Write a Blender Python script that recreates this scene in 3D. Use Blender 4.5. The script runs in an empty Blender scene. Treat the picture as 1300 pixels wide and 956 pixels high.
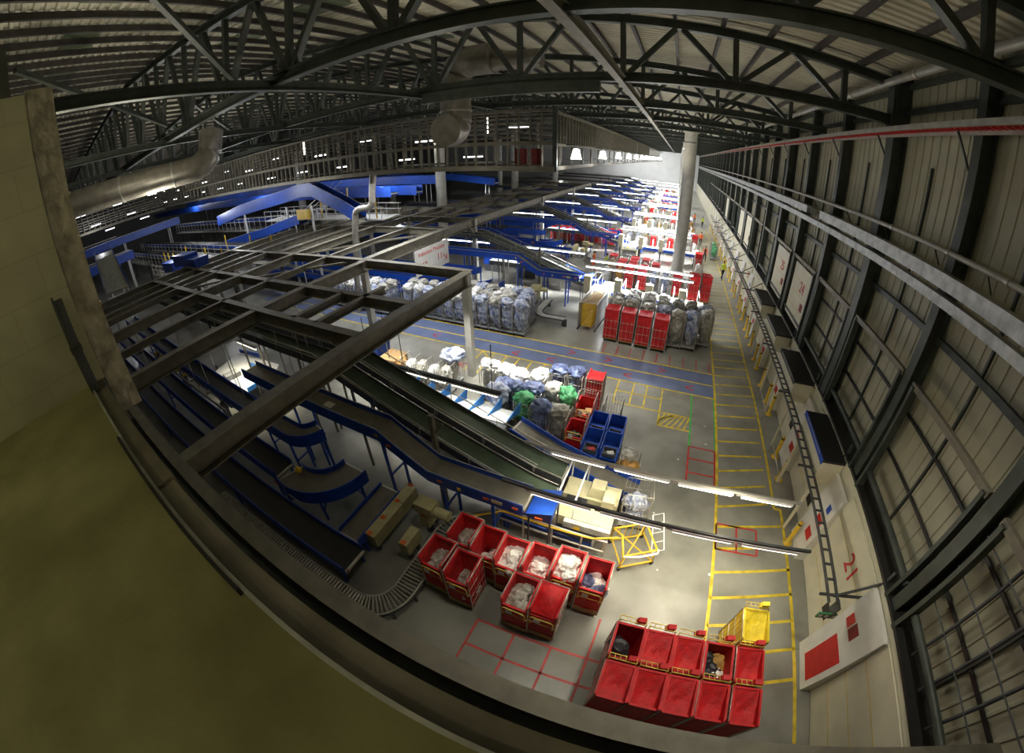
import bpy, bmesh, math, random
from mathutils import Vector, Matrix, noise
random.seed(7)
SC = bpy.context.scene
COL = SC.collection
PI = math.pi

# ------------------------------------------------------------------ materials
def mat(name, rgb, rough=.55, metal=0., var=.12, scale=4., bump=0., bscale=30., rgb2=None, detail=5.):
    m = bpy.data.materials.new(name); m.use_nodes = True
    nt = m.node_tree; b = nt.nodes['Principled BSDF']
    b.inputs['Roughness'].default_value = rough; b.inputs['Metallic'].default_value = metal
    tc = nt.nodes.new('ShaderNodeTexCoord')
    nz = nt.nodes.new('ShaderNodeTexNoise'); nz.inputs['Scale'].default_value = scale; nz.inputs['Detail'].default_value = detail
    nt.links.new(tc.outputs['Object'], nz.inputs['Vector'])
    rp = nt.nodes.new('ShaderNodeValToRGB')
    lo = [c*(1-var) for c in rgb]; hi = list(rgb2) if rgb2 else [min(1, c*(1+var)) for c in rgb]
    rp.color_ramp.elements[0].color = (*lo, 1); rp.color_ramp.elements[1].color = (*hi, 1)
    rp.color_ramp.elements[0].position = .35; rp.color_ramp.elements[1].position = .65
    nt.links.new(nz.outputs['Fac'], rp.inputs['Fac']); nt.links.new(rp.outputs['Color'], b.inputs['Base Color'])
    if bump:
        n2 = nt.nodes.new('ShaderNodeTexNoise'); n2.inputs['Scale'].default_value = bscale; n2.inputs['Detail'].default_value = 4
        nt.links.new(tc.outputs['Object'], n2.inputs['Vector'])
        bp = nt.nodes.new('ShaderNodeBump'); bp.inputs['Strength'].default_value = bump; bp.inputs['Distance'].default_value = .03
        nt.links.new(n2.outputs['Fac'], bp.inputs['Height']); nt.links.new(bp.outputs['Normal'], b.inputs['Normal'])
    return m

def glow(name, rgb, strength):
    m = bpy.data.materials.new(name); m.use_nodes = True
    nt = m.node_tree; b = nt.nodes['Principled BSDF']
    b.inputs['Base Color'].default_value = (*rgb, 1)
    b.inputs['Emission Color'].default_value = (*rgb, 1); b.inputs['Emission Strength'].default_value = strength
    return m

def block_mat():
    m = mat('painted_blockwork', (.36, .355, .235), .8, var=.1, scale=1.5)
    nt = m.node_tree; b = nt.nodes['Principled BSDF']
    tc = nt.nodes.new('ShaderNodeTexCoord'); mp = nt.nodes.new('ShaderNodeMapping')
    mp.inputs['Rotation'].default_value = (PI/2, 0, PI/2)
    sx = nt.nodes.new('ShaderNodeSeparateXYZ'); cx = nt.nodes.new('ShaderNodeCombineXYZ')
    nt.links.new(tc.outputs['Object'], sx.inputs[0])
    nt.links.new(sx.outputs['Y'], cx.inputs['X']); nt.links.new(sx.outputs['Z'], cx.inputs['Y'])
    br = nt.nodes.new('ShaderNodeTexBrick'); br.inputs['Scale'].default_value = 1.
    br.inputs['Brick Width'].default_value = .9; br.inputs['Row Height'].default_value = .45; br.inputs['Mortar Size'].default_value = .008
    br.inputs['Color1'].default_value = (1, 1, 1, 1); br.inputs['Color2'].default_value = (.95, .95, .95, 1); br.inputs['Mortar'].default_value = (.86, .86, .84, 1)
    nt.links.new(cx.outputs[0], br.inputs['Vector'])
    mx = nt.nodes.new('ShaderNodeMix'); mx.data_type = 'RGBA'; mx.blend_type = 'MULTIPLY'; mx.inputs['Factor'].default_value = 1
    rp = [n for n in nt.nodes if n.type == 'VALTORGB'][0]
    nt.links.new(rp.outputs['Color'], mx.inputs['A']); nt.links.new(br.outputs['Color'], mx.inputs['B'])
    nt.links.new(mx.outputs['Result'], b.inputs['Base Color'])
    return m

M = dict(
    floor=mat('sealed_concrete_floor', (.215, .21, .18), .3, var=.18, scale=.7, rgb2=(.285, .28, .245), detail=8),
    lane=mat('blue_painted_floor', (.12, .155, .27), .32, var=.15, scale=1.),
    yline=mat('yellow_floor_paint', (.62, .46, .03), .45, var=.25, scale=3),
    rline=mat('red_floor_paint', (.45, .03, .025), .45, var=.25, scale=3),
    gline=mat('green_floor_paint', (.05, .42, .06), .45, var=.2, scale=3),
    olive=mat('olive_platform_concrete', (.21, .205, .085), .85, var=.22, scale=1.2, rgb2=(.27, .265, .125), detail=10, bump=.25, bscale=25),
    block=block_mat(),
    foil=mat('foil_cladding', (.40, .375, .29), .36, .35, var=.3, scale=5, bump=1., bscale=7),
    steel=mat('dark_painted_steel', (.050, .060, .050), .5, .1, var=.25, scale=3),
    purl=mat('dark_red_brown_purlin', (.060, .052, .050), .6, 0, var=.25, scale=3),
    frame=mat('grey_galvanised_beam', (.175, .16, .12), .55, .25, var=.2, scale=3),
    galv=mat('galvanised_sheet', (.46, .47, .45), .45, .45, var=.22, scale=4),
    duct=mat('dull_duct_metal', (.30, .28, .245), .42, .5, var=.18, scale=3),
    pipe=mat('grey_painted_pipe', (.36, .35, .31), .5, .2, var=.12, scale=3),
    colm=mat('pale_grey_column_paint', (.46, .45, .40), .5, .1, var=.1, scale=2),
    roof=mat('white_roof_sheet', (.60, .57, .45), .6, 0, var=.08, scale=1.5),
    roofl=mat('green_tinted_rooflight', (.14, .17, .10), .5, 0, var=.15, scale=1.5),
    leftw=mat('dark_left_cladding', (.10, .10, .095), .7, 0, var=.2),
    clad=mat('cream_wall_cladding', (.36, .345, .25), .6, 0, var=.08, scale=1.2),
    dock=mat('cream_dock_door_paint', (.68, .65, .50), .5, 0, var=.06, scale=2),
    white=mat('white_paint', (.78, .77, .72), .5, 0, var=.06, scale=2),
    farw=mat('white_end_wall', (.80, .80, .78), .6, 0, var=.04, scale=.5),
    red=mat('red_canvas', (.60, .010, .014), .62, 0, var=.2, scale=4, bump=.9, bscale=7),
    redp=mat('red_paint', (.55, .02, .02), .5, 0, var=.1),
    dred=mat('dark_red_sheet', (.20, .015, .015), .6, 0, var=.2),
    yel=mat('yellow_paint', (.72, .47, .03), .45, 0, var=.12),
    ycan=mat('yellow_canvas', (.78, .60, .02), .6, 0, var=.15, scale=5, bump=.9, bscale=7),
    blue=mat('blue_conveyor_paint', (.013, .068, .42), .4, 0, var=.15, scale=3),
    lblue=mat('light_blue_plastic', (.05, .28, .75), .4, 0, var=.1),
    belt=mat('black_rubber_belt', (.016, .016, .018), .55, 0, var=.2, scale=4),
    gbelt=mat('grey_worn_belt', (.17, .155, .12), .6, 0, var=.15, scale=3),
    green=mat('green_belt', (.06, .09, .055), .5, 0, var=.15, scale=3),
    cream=mat('cream_machine_paint', (.60, .56, .36), .5, 0, var=.08),
    beige=mat('beige_guard_box', (.50, .46, .24), .55, 0, var=.12),
    orange=mat('orange_label', (.75, .14, .02), .5, 0, var=.05),
    black=mat('black_plastic', (.015, .015, .016), .5, 0, var=.2),
    dgrey=mat('dark_grey_plastic', (.06, .065, .07), .5, 0, var=.2),
    rail=mat('bare_metal_tube', (.50, .48, .42), .35, .6, var=.15),
    ytube=mat('yellow_tube', (.68, .50, .10), .4, .1, var=.12),
    wtube=mat('white_tube', (.80, .80, .80), .4, .0, var=.06),
    paper=mat('white_paper', (.75, .74, .68), .7, 0, var=.08),
    wood=mat('plywood_base', (.34, .22, .08), .7, 0, var=.2, scale=8),
    card=mat('brown_cardboard', (.42, .25, .10), .75, 0, var=.15),
    bagw=mat('white_mail_sack', (.82, .81, .78), .55, 0, var=.18, scale=7, bump=.6, bscale=9),
    bagc=mat('clear_plastic_sack', (.42, .40, .33), .35, 0, var=.35, scale=6, rgb2=(.66, .64, .58), bump=.7, bscale=10),
    bagn=mat('navy_printed_sack', (.06, .08, .20), .5, 0, var=.3, scale=5, rgb2=(.22, .28, .46), bump=.7, bscale=9),
    bagb=mat('pale_blue_printed_sack', (.17, .24, .50), .5, 0, var=.3, scale=7, rgb2=(.66, .69, .78), bump=.7, bscale=9),
    bagg=mat('green_sack', (.04, .33, .10), .5, 0, var=.3, scale=6, rgb2=(.16, .55, .26), bump=.7, bscale=8),
    bagbr=mat('brown_paper_sack', (.44, .24, .06), .65, 0, var=.25, scale=6, bump=.6, bscale=9),
    bagk=mat('dark_grey_sack', (.03, .03, .035), .4, 0, var=.3, bump=.5, bscale=9),
    skin=mat('skin', (.50, .30, .20), .6), hair=mat('dark_hair', (.03, .02, .015), .7),
    hiviy=mat('yellow_hi_vis_cloth', (.62, .75, .05), .7), hivio=mat('orange_hi_vis_cloth', (.85, .16, .03), .7),
    navy=mat('dark_navy_cloth', (.015, .018, .035), .8), shoe=mat('black_leather', (.01, .01, .01), .5),
    glass=mat('dark_window', (.02, .02, .022), .2),
    exitg=mat('exit_sign_green', (.03, .20, .07), .5),
    tube=glow('lit_fluorescent_tube', (1., .95, .80), 9.),
    tubec=glow('lit_cool_tube', (.93, .95, 1.), 9.),
    bay=glow('lit_high_bay_lens', (1., .97, .92), 9.),
    blueglow=glow('lit_screen', (.55, .8, 1.), 3.),
)

# ------------------------------------------------------------------ mesh builder
class MB:
    def __init__(s): s.v = []; s.f = []; s.sm = []
    def add(s, vs, fs, smooth=False):
        n = len(s.v); s.v += [tuple(v) for v in vs]
        s.f += [tuple(i+n for i in f) for f in fs]; s.sm += [smooth]*len(fs); return s
    def box(s, x0, x1, y0, y1, z0, z1):
        vs = [(x, y, z) for z in (z0, z1) for y in (y0, y1) for x in (x0, x1)]
        return s.add(vs, [(0,2,3,1),(4,5,7,6),(0,1,5,4),(2,6,7,3),(0,4,6,2),(1,3,7,5)])
    def hexa(s, b, t):
        vs = list(b)+list(t)
        return s.add(vs, [(3,2,1,0),(4,5,6,7),(0,1,5,4),(1,2,6,5),(2,3,7,6),(3,0,4,7)])
    def beam(s, p, q, w, h, up=(0,0,1)):
        p, q = Vector(p), Vector(q); d = (q-p).normalized(); u = Vector(up)
        if abs(d.dot(u)) > .98: u = Vector((0,1,0)) if abs(d.y) < .9 else Vector((1,0,0))
        r = d.cross(u).normalized()*(w/2); u = r.cross(d).normalized()*(h/2)
        a = [p-r-u, p+r-u, p+r+u, p-r+u]; b = [q-r-u, q+r-u, q+r+u, q-r+u]
        return s.hexa(a, b)
    def ibeam(s, p, q, w, h, t=.03, up=(0,0,1)):
        p, q = Vector(p), Vector(q); d = (q-p).normalized(); u = Vector(up)
        if abs(d.dot(u)) > .98: u = Vector((0,1,0))
        r = d.cross(u).normalized(); u = r.cross(d).normalized(); o = u*(h/2-t/2)
        s.beam(p+o, q+o, w, t, up); s.beam(p-o, q-o, w, t, up); return s.beam(p, q, t, h-2*t, up)
    def tube(s, pts, r, n=8, closed=False):
        pts = [Vector(p) for p in pts]; k = len(pts); rings = []
        for i, p in enumerate(pts):
            if closed: d = pts[(i+1) % k]-pts[i-1]
            else: d = pts[min(i+1, k-1)]-pts[max(i-1, 0)]
            d.normalize(); u = Vector((0,0,1)) if abs(d.z) < .9 else Vector((0,1,0))
            a = d.cross(u).normalized(); b = a.cross(d).normalized()
            rings.append([p+a*r*math.cos(2*PI*j/n)+b*r*math.sin(2*PI*j/n) for j in range(n)])
        vs = [v for g in rings for v in g]; fs = []
        for i in range(k if closed else k-1):
            m = (i+1) % k
            for j in range(n): fs.append((i*n+j, i*n+(j+1) % n, m*n+(j+1) % n, m*n+j))
        s.add(vs, fs, True)
        if not closed:
            s.add(rings[0], [tuple(range(n))]); s.add(rings[-1], [tuple(reversed(range(n)))])
        return s
    def lathe(s, prof, n=16, c=(0,0,0)):
        vs = []; fs = []
        for r, z in prof:
            for j in range(n): vs.append((c[0]+r*math.cos(2*PI*j/n), c[1]+r*math.sin(2*PI*j/n), c[2]+z))
        for i in range(len(prof)-1):
            for j in range(n): fs.append((i*n+j, i*n+(j+1) % n, (i+1)*n+(j+1) % n, (i+1)*n+j))
        return s.add(vs, fs, True)
    def strip(s, pts, w, z=None):          # flat ribbon along a polyline
        pts = [Vector(p) for p in pts]; vs = []
        for i, p in enumerate(pts):
            d = pts[min(i+1, len(pts)-1)]-pts[max(i-1, 0)]; d.z = 0; d.normalize(); n = Vector((-d.y, d.x, 0))*(w/2)
            vs += [p-n, p+n]
        return s.add(vs, [(2*i, 2*i+2, 2*i+3, 2*i+1) for i in range(len(pts)-1)])
    def mesh(s, name, m):
        me = bpy.data.meshes.new(name); me.from_pydata(s.v, [], s.f); me.materials.append(m)
        me.polygons.foreach_set('use_smooth', s.sm); me.update(); return me
    def build(s, name, m, parent=None, loc=(0,0,0), rz=0):
        o = bpy.data.objects.new(name, s.mesh(name, m)); COL.objects.link(o)
        o.location = loc; o.rotation_euler = (0,0,rz)
        if parent: o.parent = parent
        return o

def tag(o, label, cat, group=None, kind=None):
    if label: o['label'] = label
    if cat: o['category'] = cat
    if group: o['group'] = group
    if kind: o['kind'] = kind
    return o
def thing(name, label, cat, loc=(0,0,0), rz=0, group=None, kind=None):
    o = bpy.data.objects.new(name, None); COL.objects.link(o); o.empty_display_size = .2
    o.location = loc; o.rotation_euler = (0,0,rz); return tag(o, label, cat, group, kind)
def struct(o): o['kind'] = 'structure'; return o
def dup(root, loc, rz=0, label=None, group=None, scale=None):
    r = root.copy(); COL.objects.link(r); r.location = loc; r.rotation_euler = (0,0,rz)
    if scale: r.scale = scale
    if label: r['label'] = label
    if group: r['group'] = group
    for ch in KIDS.get(root.name, None) or list(root.children):
        c = ch.copy(); COL.objects.link(c); c.parent = r
        for g in list(ch.children):
            d = g.copy(); COL.objects.link(d); d.parent = c
    return r
KIDS = {}
ORD = ['first','second','third','fourth','fifth','sixth','seventh','eighth','ninth','tenth','eleventh','twelfth','thirteenth','fourteenth','fifteenth','sixteenth','seventeenth','eighteenth','nineteenth','twentieth']
def text_mesh(name, body, size, m, depth=.004):
    c = bpy.data.curves.new(name, 'FONT'); c.body = body; c.size = size; c.extrude = depth; c.align_x = 'CENTER'; c.align_y = 'CENTER'
    t = bpy.data.objects.new(name, c); COL.objects.link(t); bpy.context.view_layer.update()
    me = bpy.data.meshes.new_from_object(t.evaluated_get(bpy.context.evaluated_depsgraph_get()))
    bpy.data.objects.remove(t); me.name = name; me.materials.clear(); me.materials.append(m)
    return me
def text_obj(name, body, size, m, parent, rot, loc):
    o = bpy.data.objects.new(name, text_mesh(name, body, size, m)); COL.objects.link(o); o.parent = parent
    o.rotation_euler = rot; o.location = loc; return o

# ------------------------------------------------------------------ camera (diagonal fisheye, as the photograph)
cd = bpy.data.cameras.new('camera'); cam = bpy.data.objects.new('camera', cd); COL.objects.link(cam); SC.camera = cam
cd.type = 'PANO'; cd.panorama_type = 'FISHEYE_LENS_POLYNOMIAL'
cd.sensor_width = 36.; cd.sensor_fit = 'HORIZONTAL'; cd.fisheye_fov = math.radians(200)
cd.fisheye_polynomial_k0 = 0.
cd.fisheye_polynomial_k1, cd.fisheye_polynomial_k2, cd.fisheye_polynomial_k3, cd.fisheye_polynomial_k4 = -0.07491367615143538, 0.00032460525026701105, -2.2643891623061177e-05, 1.1878594461176679e-06
cd.shift_y = -44.5/956
cd.clip_start = .05; cd.clip_end = 400
R = Matrix(((0.91530105, 0.40268897, -0.00809853), (-0.18322038, 0.43419275, 0.88199033), (0.3586841, -0.80580286, 0.4711979))).transposed()
cam.matrix_world = Matrix.Translation((0, 0, 10.)) @ R.to_4x4()

SC.view_settings.view_transform = 'Standard'; SC.view_settings.look = 'None'; SC.view_settings.gamma = 1; SC.view_settings.exposure = 0.
SC.view_settings.use_curve_mapping = False
SC.cycles.use_denoising = True
SC.cycles.max_bounces = 6; SC.cycles.diffuse_bounces = 4; SC.cycles.glossy_bounces = 3
SC.cycles.sample_clamp_indirect = 4
w = bpy.data.worlds.new('night_interior'); SC.world = w; w.use_nodes = True
w.node_tree.nodes['Background'].inputs[0].default_value = (.9, .9, .7, 1); w.node_tree.nodes['Background'].inputs[1].default_value = .012
# ------------------------------------------------------------------ hall shell
YF, XL, XW = 140., -90., 6.95        # end wall, left wall, right wall cladding
def zr(x): return 13.95+.094*(6.5-x) if x > -23 else 13.95+.094*29.5-.05*(-23-x)

floor = struct(MB().box(XL, XW, -8, YF, -.3, 0).build('floor', M['floor']))
def quad(mb, x0, x1, y0, y1, z=.004): return mb.add([(x0,y0,z),(x1,y0,z),(x1,y1,z),(x0,y1,z)], [(0,1,2,3)])
def line(mb, p, q, wd=.09, z=.006): return mb.strip([(p[0],p[1],z),(q[0],q[1],z)], wd)
def paint(mb, name, m): return struct(mb.build(name, m, floor))
paint(quad(MB(), -30, 3.2, 15.6, 17.7), 'blue_lane_paint', M['lane'])
mb = MB()
for y in (15.55, 16.65, 17.75): line(mb, (-30, y), (3.2, y), .09)
paint(mb, 'lane_edge_marking', M['yline'])
mb = MB()
line(mb, (3.27, 3.0), (3.27, 42), .1)
line(mb, (5.95, 2), (5.70, 9.5), .1); line(mb, (5.45, 9.5), (5.2, 20), .1); line(mb, (5.2, 20), (5.1, 60), .1); line(mb, (5.45, 9.5), (5.75, 9.5), .1)
y = 3.1
while y < 60:
    x1 = 5.85 if y < 9 else 5.2
    line(mb, (3.27, y), (x1, y+(.55 if y < 11 else .42)), .09); y += .86
paint(mb, 'walkway_marking', M['yline'])
mb = MB()
for x in (-1.35, -.62, .0, .74): line(mb, (x, 15.5), (x, 13.75 if x < .7 else 12.8), .07)
line(mb, (-1.35, 14.65), (.74, 14.65), .07); line(mb, (-1.35, 13.75), (2.1, 13.7), .07)
line(mb, (.74, 12.8), (2.1, 12.8), .07)
for k in range(6): line(mb, (.74, 12.85+.16*k), (1.0+.22*k, 13.7-.01*k), .06) if k < 4 else None
for k in range(5): line(mb, (.8+.26*k, 12.8), (1.4+.17*k, 13.7), .06)
for x in (-8.6, -7.9, -7.2, -6.5, -5.8, -5.1): line(mb, (x, 15.5), (x, 13.4), .07)
line(mb, (-7.9, 14.9), (-8.6, 15.5), .07)
paint(mb, 'yellow_bay_marking', M['yline'])
mb = MB(); line(mb, (2.14, 15.5), (2.12, 11.9), .07); line(mb, (3.19, 15.5), (3.19, 11.9), .05); paint(mb, 'green_bay_marking', M['gline'])
mb = MB()
line(mb, (2.12, 11.9), (2.12, 9.95), .07); line(mb, (3.18, 11.9), (3.18, 9.95), .07)
for y in (11.9, 11.22, 10.48): line(mb, (2.12, y), (3.18, y), .07)
for p, q in (((3.3,8.4),(4.7,8.4)), ((3.3,7.4),(4.7,7.4)), ((3.3,8.4),(3.3,7.4)), ((4.7,8.4),(4.7,7.4)), ((4.0,8.4),(4.0,7.4))): line(mb, p, q, .06)
for x in (-2.41, -1.41, -.45, .46): line(mb, (x, 3.15), (x, 1.2), .06)
for y in (3.15, 2.43, 1.75): line(mb, (-2.41, y), (1.1, y), .06)
line(mb, (.46, 3.15), (.47, 4.3), .06)
for k in range(9): line(mb, (-2.7+.72*k, 18.95), (-2.7+.72*k, 17.85), .05)
paint(mb, 'red_bay_marking', M['rline'])
mb = MB()
for x, y, s in ((-8.91,13.86,-1),(-6.9,16.0,-1),(-2.24,17.2,1),(.55,17.2,1),(-1.05,16.1,-1),(2.01,16.1,-1),(-4.2,17.2,1),(-5.0,16.1,-1),(-10.5,17.2,1),(-12,16.1,-1)):
    line(mb, (x-.2*s, y+.22), (x+.2*s, y), .08); line(mb, (x-.2*s, y-.22), (x+.2*s, y), .08)
paint(mb, 'chevron_marking', M['rline'])
mb = MB()
for x, y, a, b in ((2.72,13.35,.10,.03),(2.75,12.2,.12,.05),(1.72,11.0,.06,.06),(-.1,7.9,.05,.05),(1.15,8.25,.07,.05),(3.15,6.4,.07,.09),(1.6,6.2,.05,.05),(2.2,14.2,.05,.02)):
    quad(mb, x, x+a, y, y+b, .008)
o = mb.build('paper_scraps', M['paper']); tag(o, 'scraps of white paper dropped on the bare grey floor', 'litter', kind='stuff')

# end wall, left wall, wall behind the left rear
struct(MB().box(XL, XW+.3, YF, YF+.3, 0, 17.5).build('wall_end', M['farw']))
struct(MB().box(XL-.3, XL, -8, YF, 0, 17.5).build('wall_left', M['leftw']))
struct(MB().box(XL, XW+.3, -8.3, -8, 0, 17.5).build('wall_rear', M['leftw']))

# corrugated roof sheet
def roof_mesh():
    mb = MB(); ys = []; y = -8.
    while y < YF:
        ys += [(y, 0), (y+.10, 0), (y+.14, .05), (y+.24, .05), (y+.28, 0)] if y < 50 else [(y, 0)]
        y += .28 if y < 50 else 8.
    ys.append((YF, 0)); xs = (XW+.3, -23., XL)
    vs = [(x, y, zr(x)+d) for y, d in ys for x in xs]; n = len(xs)
    fs = [(i*n+j, i*n+j+1, (i+1)*n+j+1, (i+1)*n+j) for i in range(len(ys)-1) for j in range(n-1)]
    mb.add(vs, fs); mb.add([(XW+.3,-8,17.4),(XL,-8,17.4),(XL,YF,17.4),(XW+.3,YF,17.4)], [(0,1,2,3)])
    return mb
ceiling = struct(roof_mesh().build('ceiling', M['roof']))
mb = MB()
for y in (2.0, 8.4, 14.6, 27):
    for x in (-9.6, -14.5, -19.5): mb.hexa([(x,y,zr(x)-.03),(x-2.6,y,zr(x-2.6)-.03),(x-2.6,y+1.1,zr(x-2.6)-.03),(x,y+1.1,zr(x)-.03)], [(x,y,zr(x)-.02),(x-2.6,y,zr(x-2.6)-.02),(x-2.6,y+1.1,zr(x-2.6)-.02),(x,y+1.1,zr(x)-.02)])
struct(mb.build('rooflight', M['roofl'], ceiling))

# purlins run the length of the hall
pm = MB(); pm.beam((0,-7.9,0), (0,YF-.1,0), .10, .20); pme = pm.mesh('roof_purlin', M['purl'])
px = 5.4; k = 0
while px > -70:
    o = bpy.data.objects.new('roof_purlin', pme); COL.objects.link(o); o.location = (px, 0, zr(px)-.13)
    tag(o, 'slim dark brown purlin running the length of the roof sheet', 'purlin', 'roof purlins'); px -= 1.42 if px > -9 else 1.3

# roof trusses
XB = [4.8-3.3*k for k in range(27)]
def truss(near, label):
    t = thing('roof_truss', label, 'roof truss', group='roof trusses across the hall')
    zc = 12.28
    MB().ibeam((6.55,0,zc+.15), (XL+.1,0,zc+.15), .24, .30, .04).build('bottom_chord', M['steel'], t)
    mb = MB()
    mb.ibeam((6.75,0,zr(6.75)-.42), (-23,0,zr(-23)-.42), .22, .28, .04); mb.ibeam((-23,0,zr(-23)-.42), (XL+.1,0,zr(XL)-.42), .22, .28, .04)
    mb.build('top_chord', M['steel'], t)
    web = MB()
    for i, x in enumerate(XB):
        for kind in (0, 1, 2):
            mb = MB() if near and x > -26 else web
            if kind == 0: mb.beam((x,0,zc+.3), (x,0,zr(x)-.55), .16, .16)
            else:
                x2 = x+(1.65 if kind == 1 else -1.65)
                if x2 > 6.4: continue
                mb.beam((x+(.18 if kind == 1 else -.18),0,zc+.3), (x2+(-.1 if kind == 1 else .1),0,zr(x2)-.55), .17, .15)
            if mb is not web: mb.build('web_post' if kind == 0 else 'web_diagonal', M['steel'], t)
    if web.v: web.build('web', M['steel'], t)
    return t
names = ['nearest roof truss of dark steel, crossing the very top of the view', 'dark steel roof truss with a deep plated length of bottom chord beside the duct elbow']
t0 = truss(True, names[0]); t0.location = (0, 6.1, 0)
for k in range(1, 4):
    t = dup(t0, (0, 6.1+6.2*k, 0), 0, names[1] if k == 1 else 'third dark steel roof truss back, directly over the stud framing' if k == 2 else 'fourth dark steel roof truss back, just beyond the stud framing')
    if k == 1: MB().box(-8.9, -2.5, -.13, .13, 11.93, 12.28).build('chord_plate', M['steel'], t)
t1 = truss(False, 'distant dark steel roof truss seen beyond the stud framing'); t1.location = (0, 6.1+24.8, 0)
for k in range(5, 21): dup(t1, (0, 6.1+6.2*k, 0), 0)
t = dup(t1, (0, -.1, 0), 0, 'dark steel roof truss over the platform edge, above the block wall')
# ties along the hall between the trusses
tm = {}
for i, x in enumerate((-1.8, -9.1, -17.6, -26.)):
    o = MB().ibeam((x,-6,12.3), (x,YF-.2,12.3), .2, .26, .03).build('roof_tie_beam', M['frame' if i == 0 else 'steel'])
    tag(o, ['pale grey tie beam running lengthways above the middle of the hall', 'dark tie beam running lengthways from over the block wall past the duct elbow', 'dark lengthways tie beam above the horizontal left duct', 'farthest left dark lengthways tie beam under the roof'][i], 'beam')
# diagonal roof bracing at the left
for i, (p, q) in enumerate((((-6.6,.5,14.9),(-11.2,6.1,13.0)), ((-12.5,.4,14.2),(-17.5,6.1,13.0)), ((-10,6.2,14.8),(-16,12.2,13)), ((-18,6.2,15),(-23,12.2,13)))):
    o = MB().beam(p, q, .14, .14).build('roof_brace', M['steel'])
    tag(o, 'diagonal dark brace slung under the roof purlins left of the view', 'brace', 'diagonal roof braces')

# ------------------------------------------------------------------ right-hand wall
BAY = 4.05
YB = [8.2+BAY*k for k in range(-4, 33)]
mb = MB(); vs = []; y = -8.; n = 0
prof = []
while y < YF:
    if y < 60: prof += [(y,0),(y+.26,0),(y+.28,.03),(y+.33,.03),(y+.35,0)]; y += .4
    else: prof.append((y,0)); y += 4
prof.append((YF,0))
for yy, d in prof: vs += [(XW-d, yy, 0), (XW-d, yy, zr(XW))]
mb.add(vs, [(2*i, 2*i+1, 2*i+3, 2*i+2) for i in range(len(prof)-1)])
wall = struct(mb.build('wall_right', M['clad']))
struct(MB().box(XW+.02, XW+.3, -8, YF, 0, zr(XW)).build('trim_1', M['clad']))
# cladding rails (girts)
mb = MB()
for z in (7.45, 12.75, 13.5): mb.beam((XW-.08,-7.9,z), (XW-.08,YF-.2,z), .14, .16)
o = mb.build('girt', M['steel'], wall)
mb = MB()
for z in (4.4, 5.5): mb.beam((XW-.05,-7.9,z), (XW-.05,60,z), .04, .08)
mb.build('weather_strip', M['black'], wall)
mb = MB()
for yb in YB[2:20]: mb.box(XW-.09, XW-.02, yb+2.2, yb+2.26, 3.3, 11.2)
struct(mb.build('mid_post', M['steel'], wall))
# dock-level lining with its flat dark top
lin = struct(MB().box(6.42, XW-.02, -7.9, YF-.2, 0, 3.22).build('dock_lining', M['dock'], wall))
struct(MB().box(6.40, XW-.04, -7.9, YF-.2, 3.22, 3.3).build('ledge', M['black'], wall))
# wall columns
cm = MB(); cm.ibeam((0,0,0), (0,0,13.6), .30, .42, .04, up=(1,0,0))
cb = MB(); cb.ibeam((0,0,0), (0,0,13.9), .44, .50, .05, up=(1,0,0)); cb.box(-.35, .2, -.2, .2, 12.2, 13.6)
pc, pcb = cm.mesh('wall_column', M['steel']), cb.mesh('wall_column', M['steel'])
for i, yb in enumerate(YB):
    if yb < 0 or yb > YF-.5: continue
    o = bpy.data.objects.new('wall_column', pcb if i % 3 == 2 else pc); COL.objects.link(o); o.location = (6.68, yb, 0)
    lab = {4: 'dark steel wall column second from the near end of the loading wall', 3: 'dark steel wall column nearest the camera, past the red and white dock pier', 5: 'wide dark steel wall column third along, carrying the second roof truss'}.get(i, 'dark steel column standing along the far length of the loading wall')
    tag(o, lab, 'column', 'far wall columns' if i > 5 or i < 3 else None)
# dock doors
def door_frame(d, y0, y1, z0=3.5, z1=6.37):
    mb = MB()
    for y in (y0, y1): mb.beam((6.5,y,z0-.3), (6.5,y,z1), .22, .10, up=(0,1,0))
    mb.build('track', M['steel'], d)
    MB().beam((6.5,y0-.1,z1), (6.5,y1+.1,z1), .12, .16).build('head_bar', M['frame'], d)
    MB().tube([(6.55,y0-.1,3.75), (6.55,y1+.1,3.75)], .09, 8).build('roller_shaft', M['steel'], d)
def door(k, y0, raised, num, big=True):
    d = thing('door_%d' % (k+1), None, None); struct(d)
    y1 = y0+2.8
    z0, z1 = (3.55, 6.15) if raised else (.03, 3.05)
    x = 6.56 if raised else 6.40
    lf = MB().box(x-.05, x, y0, y1, z0, z1).build('leaf', M['dock'], d)
    mb = MB()
    for j in range(1, 4): mb.box(x-.056, x-.05, y0, y1, z0+(z1-z0)*j/4-.008, z0+(z1-z0)*j/4+.008)
    mb.build('panel_seam', M['ytube'], lf)
    if big:
        MB().box(x-.062, x-.05, y0+.35, y0+.75, z0+.75, z0+1.1).build('window_pane', M['dred'] if raised else M['glass'], d)
        if num: text_obj('number', num, .72, M['redp'], d, (PI/2, 0, -PI/2), (x-.064, (y0+y1)/2-.35, z0+(2.22 if not raised else 1.7)))
    door_frame(d, y0-.25, y1+.25)
    return d
for i in range(1, 22):
    y0 = YB[i]+.55; j = i-3
    door(i-1, y0, j in (3, 4, 7, 8, 11), {0: '21', 2: '23', 3: '24', 4: '25', 5: '26', 6: '27'}.get(j), i < 11)
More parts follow.
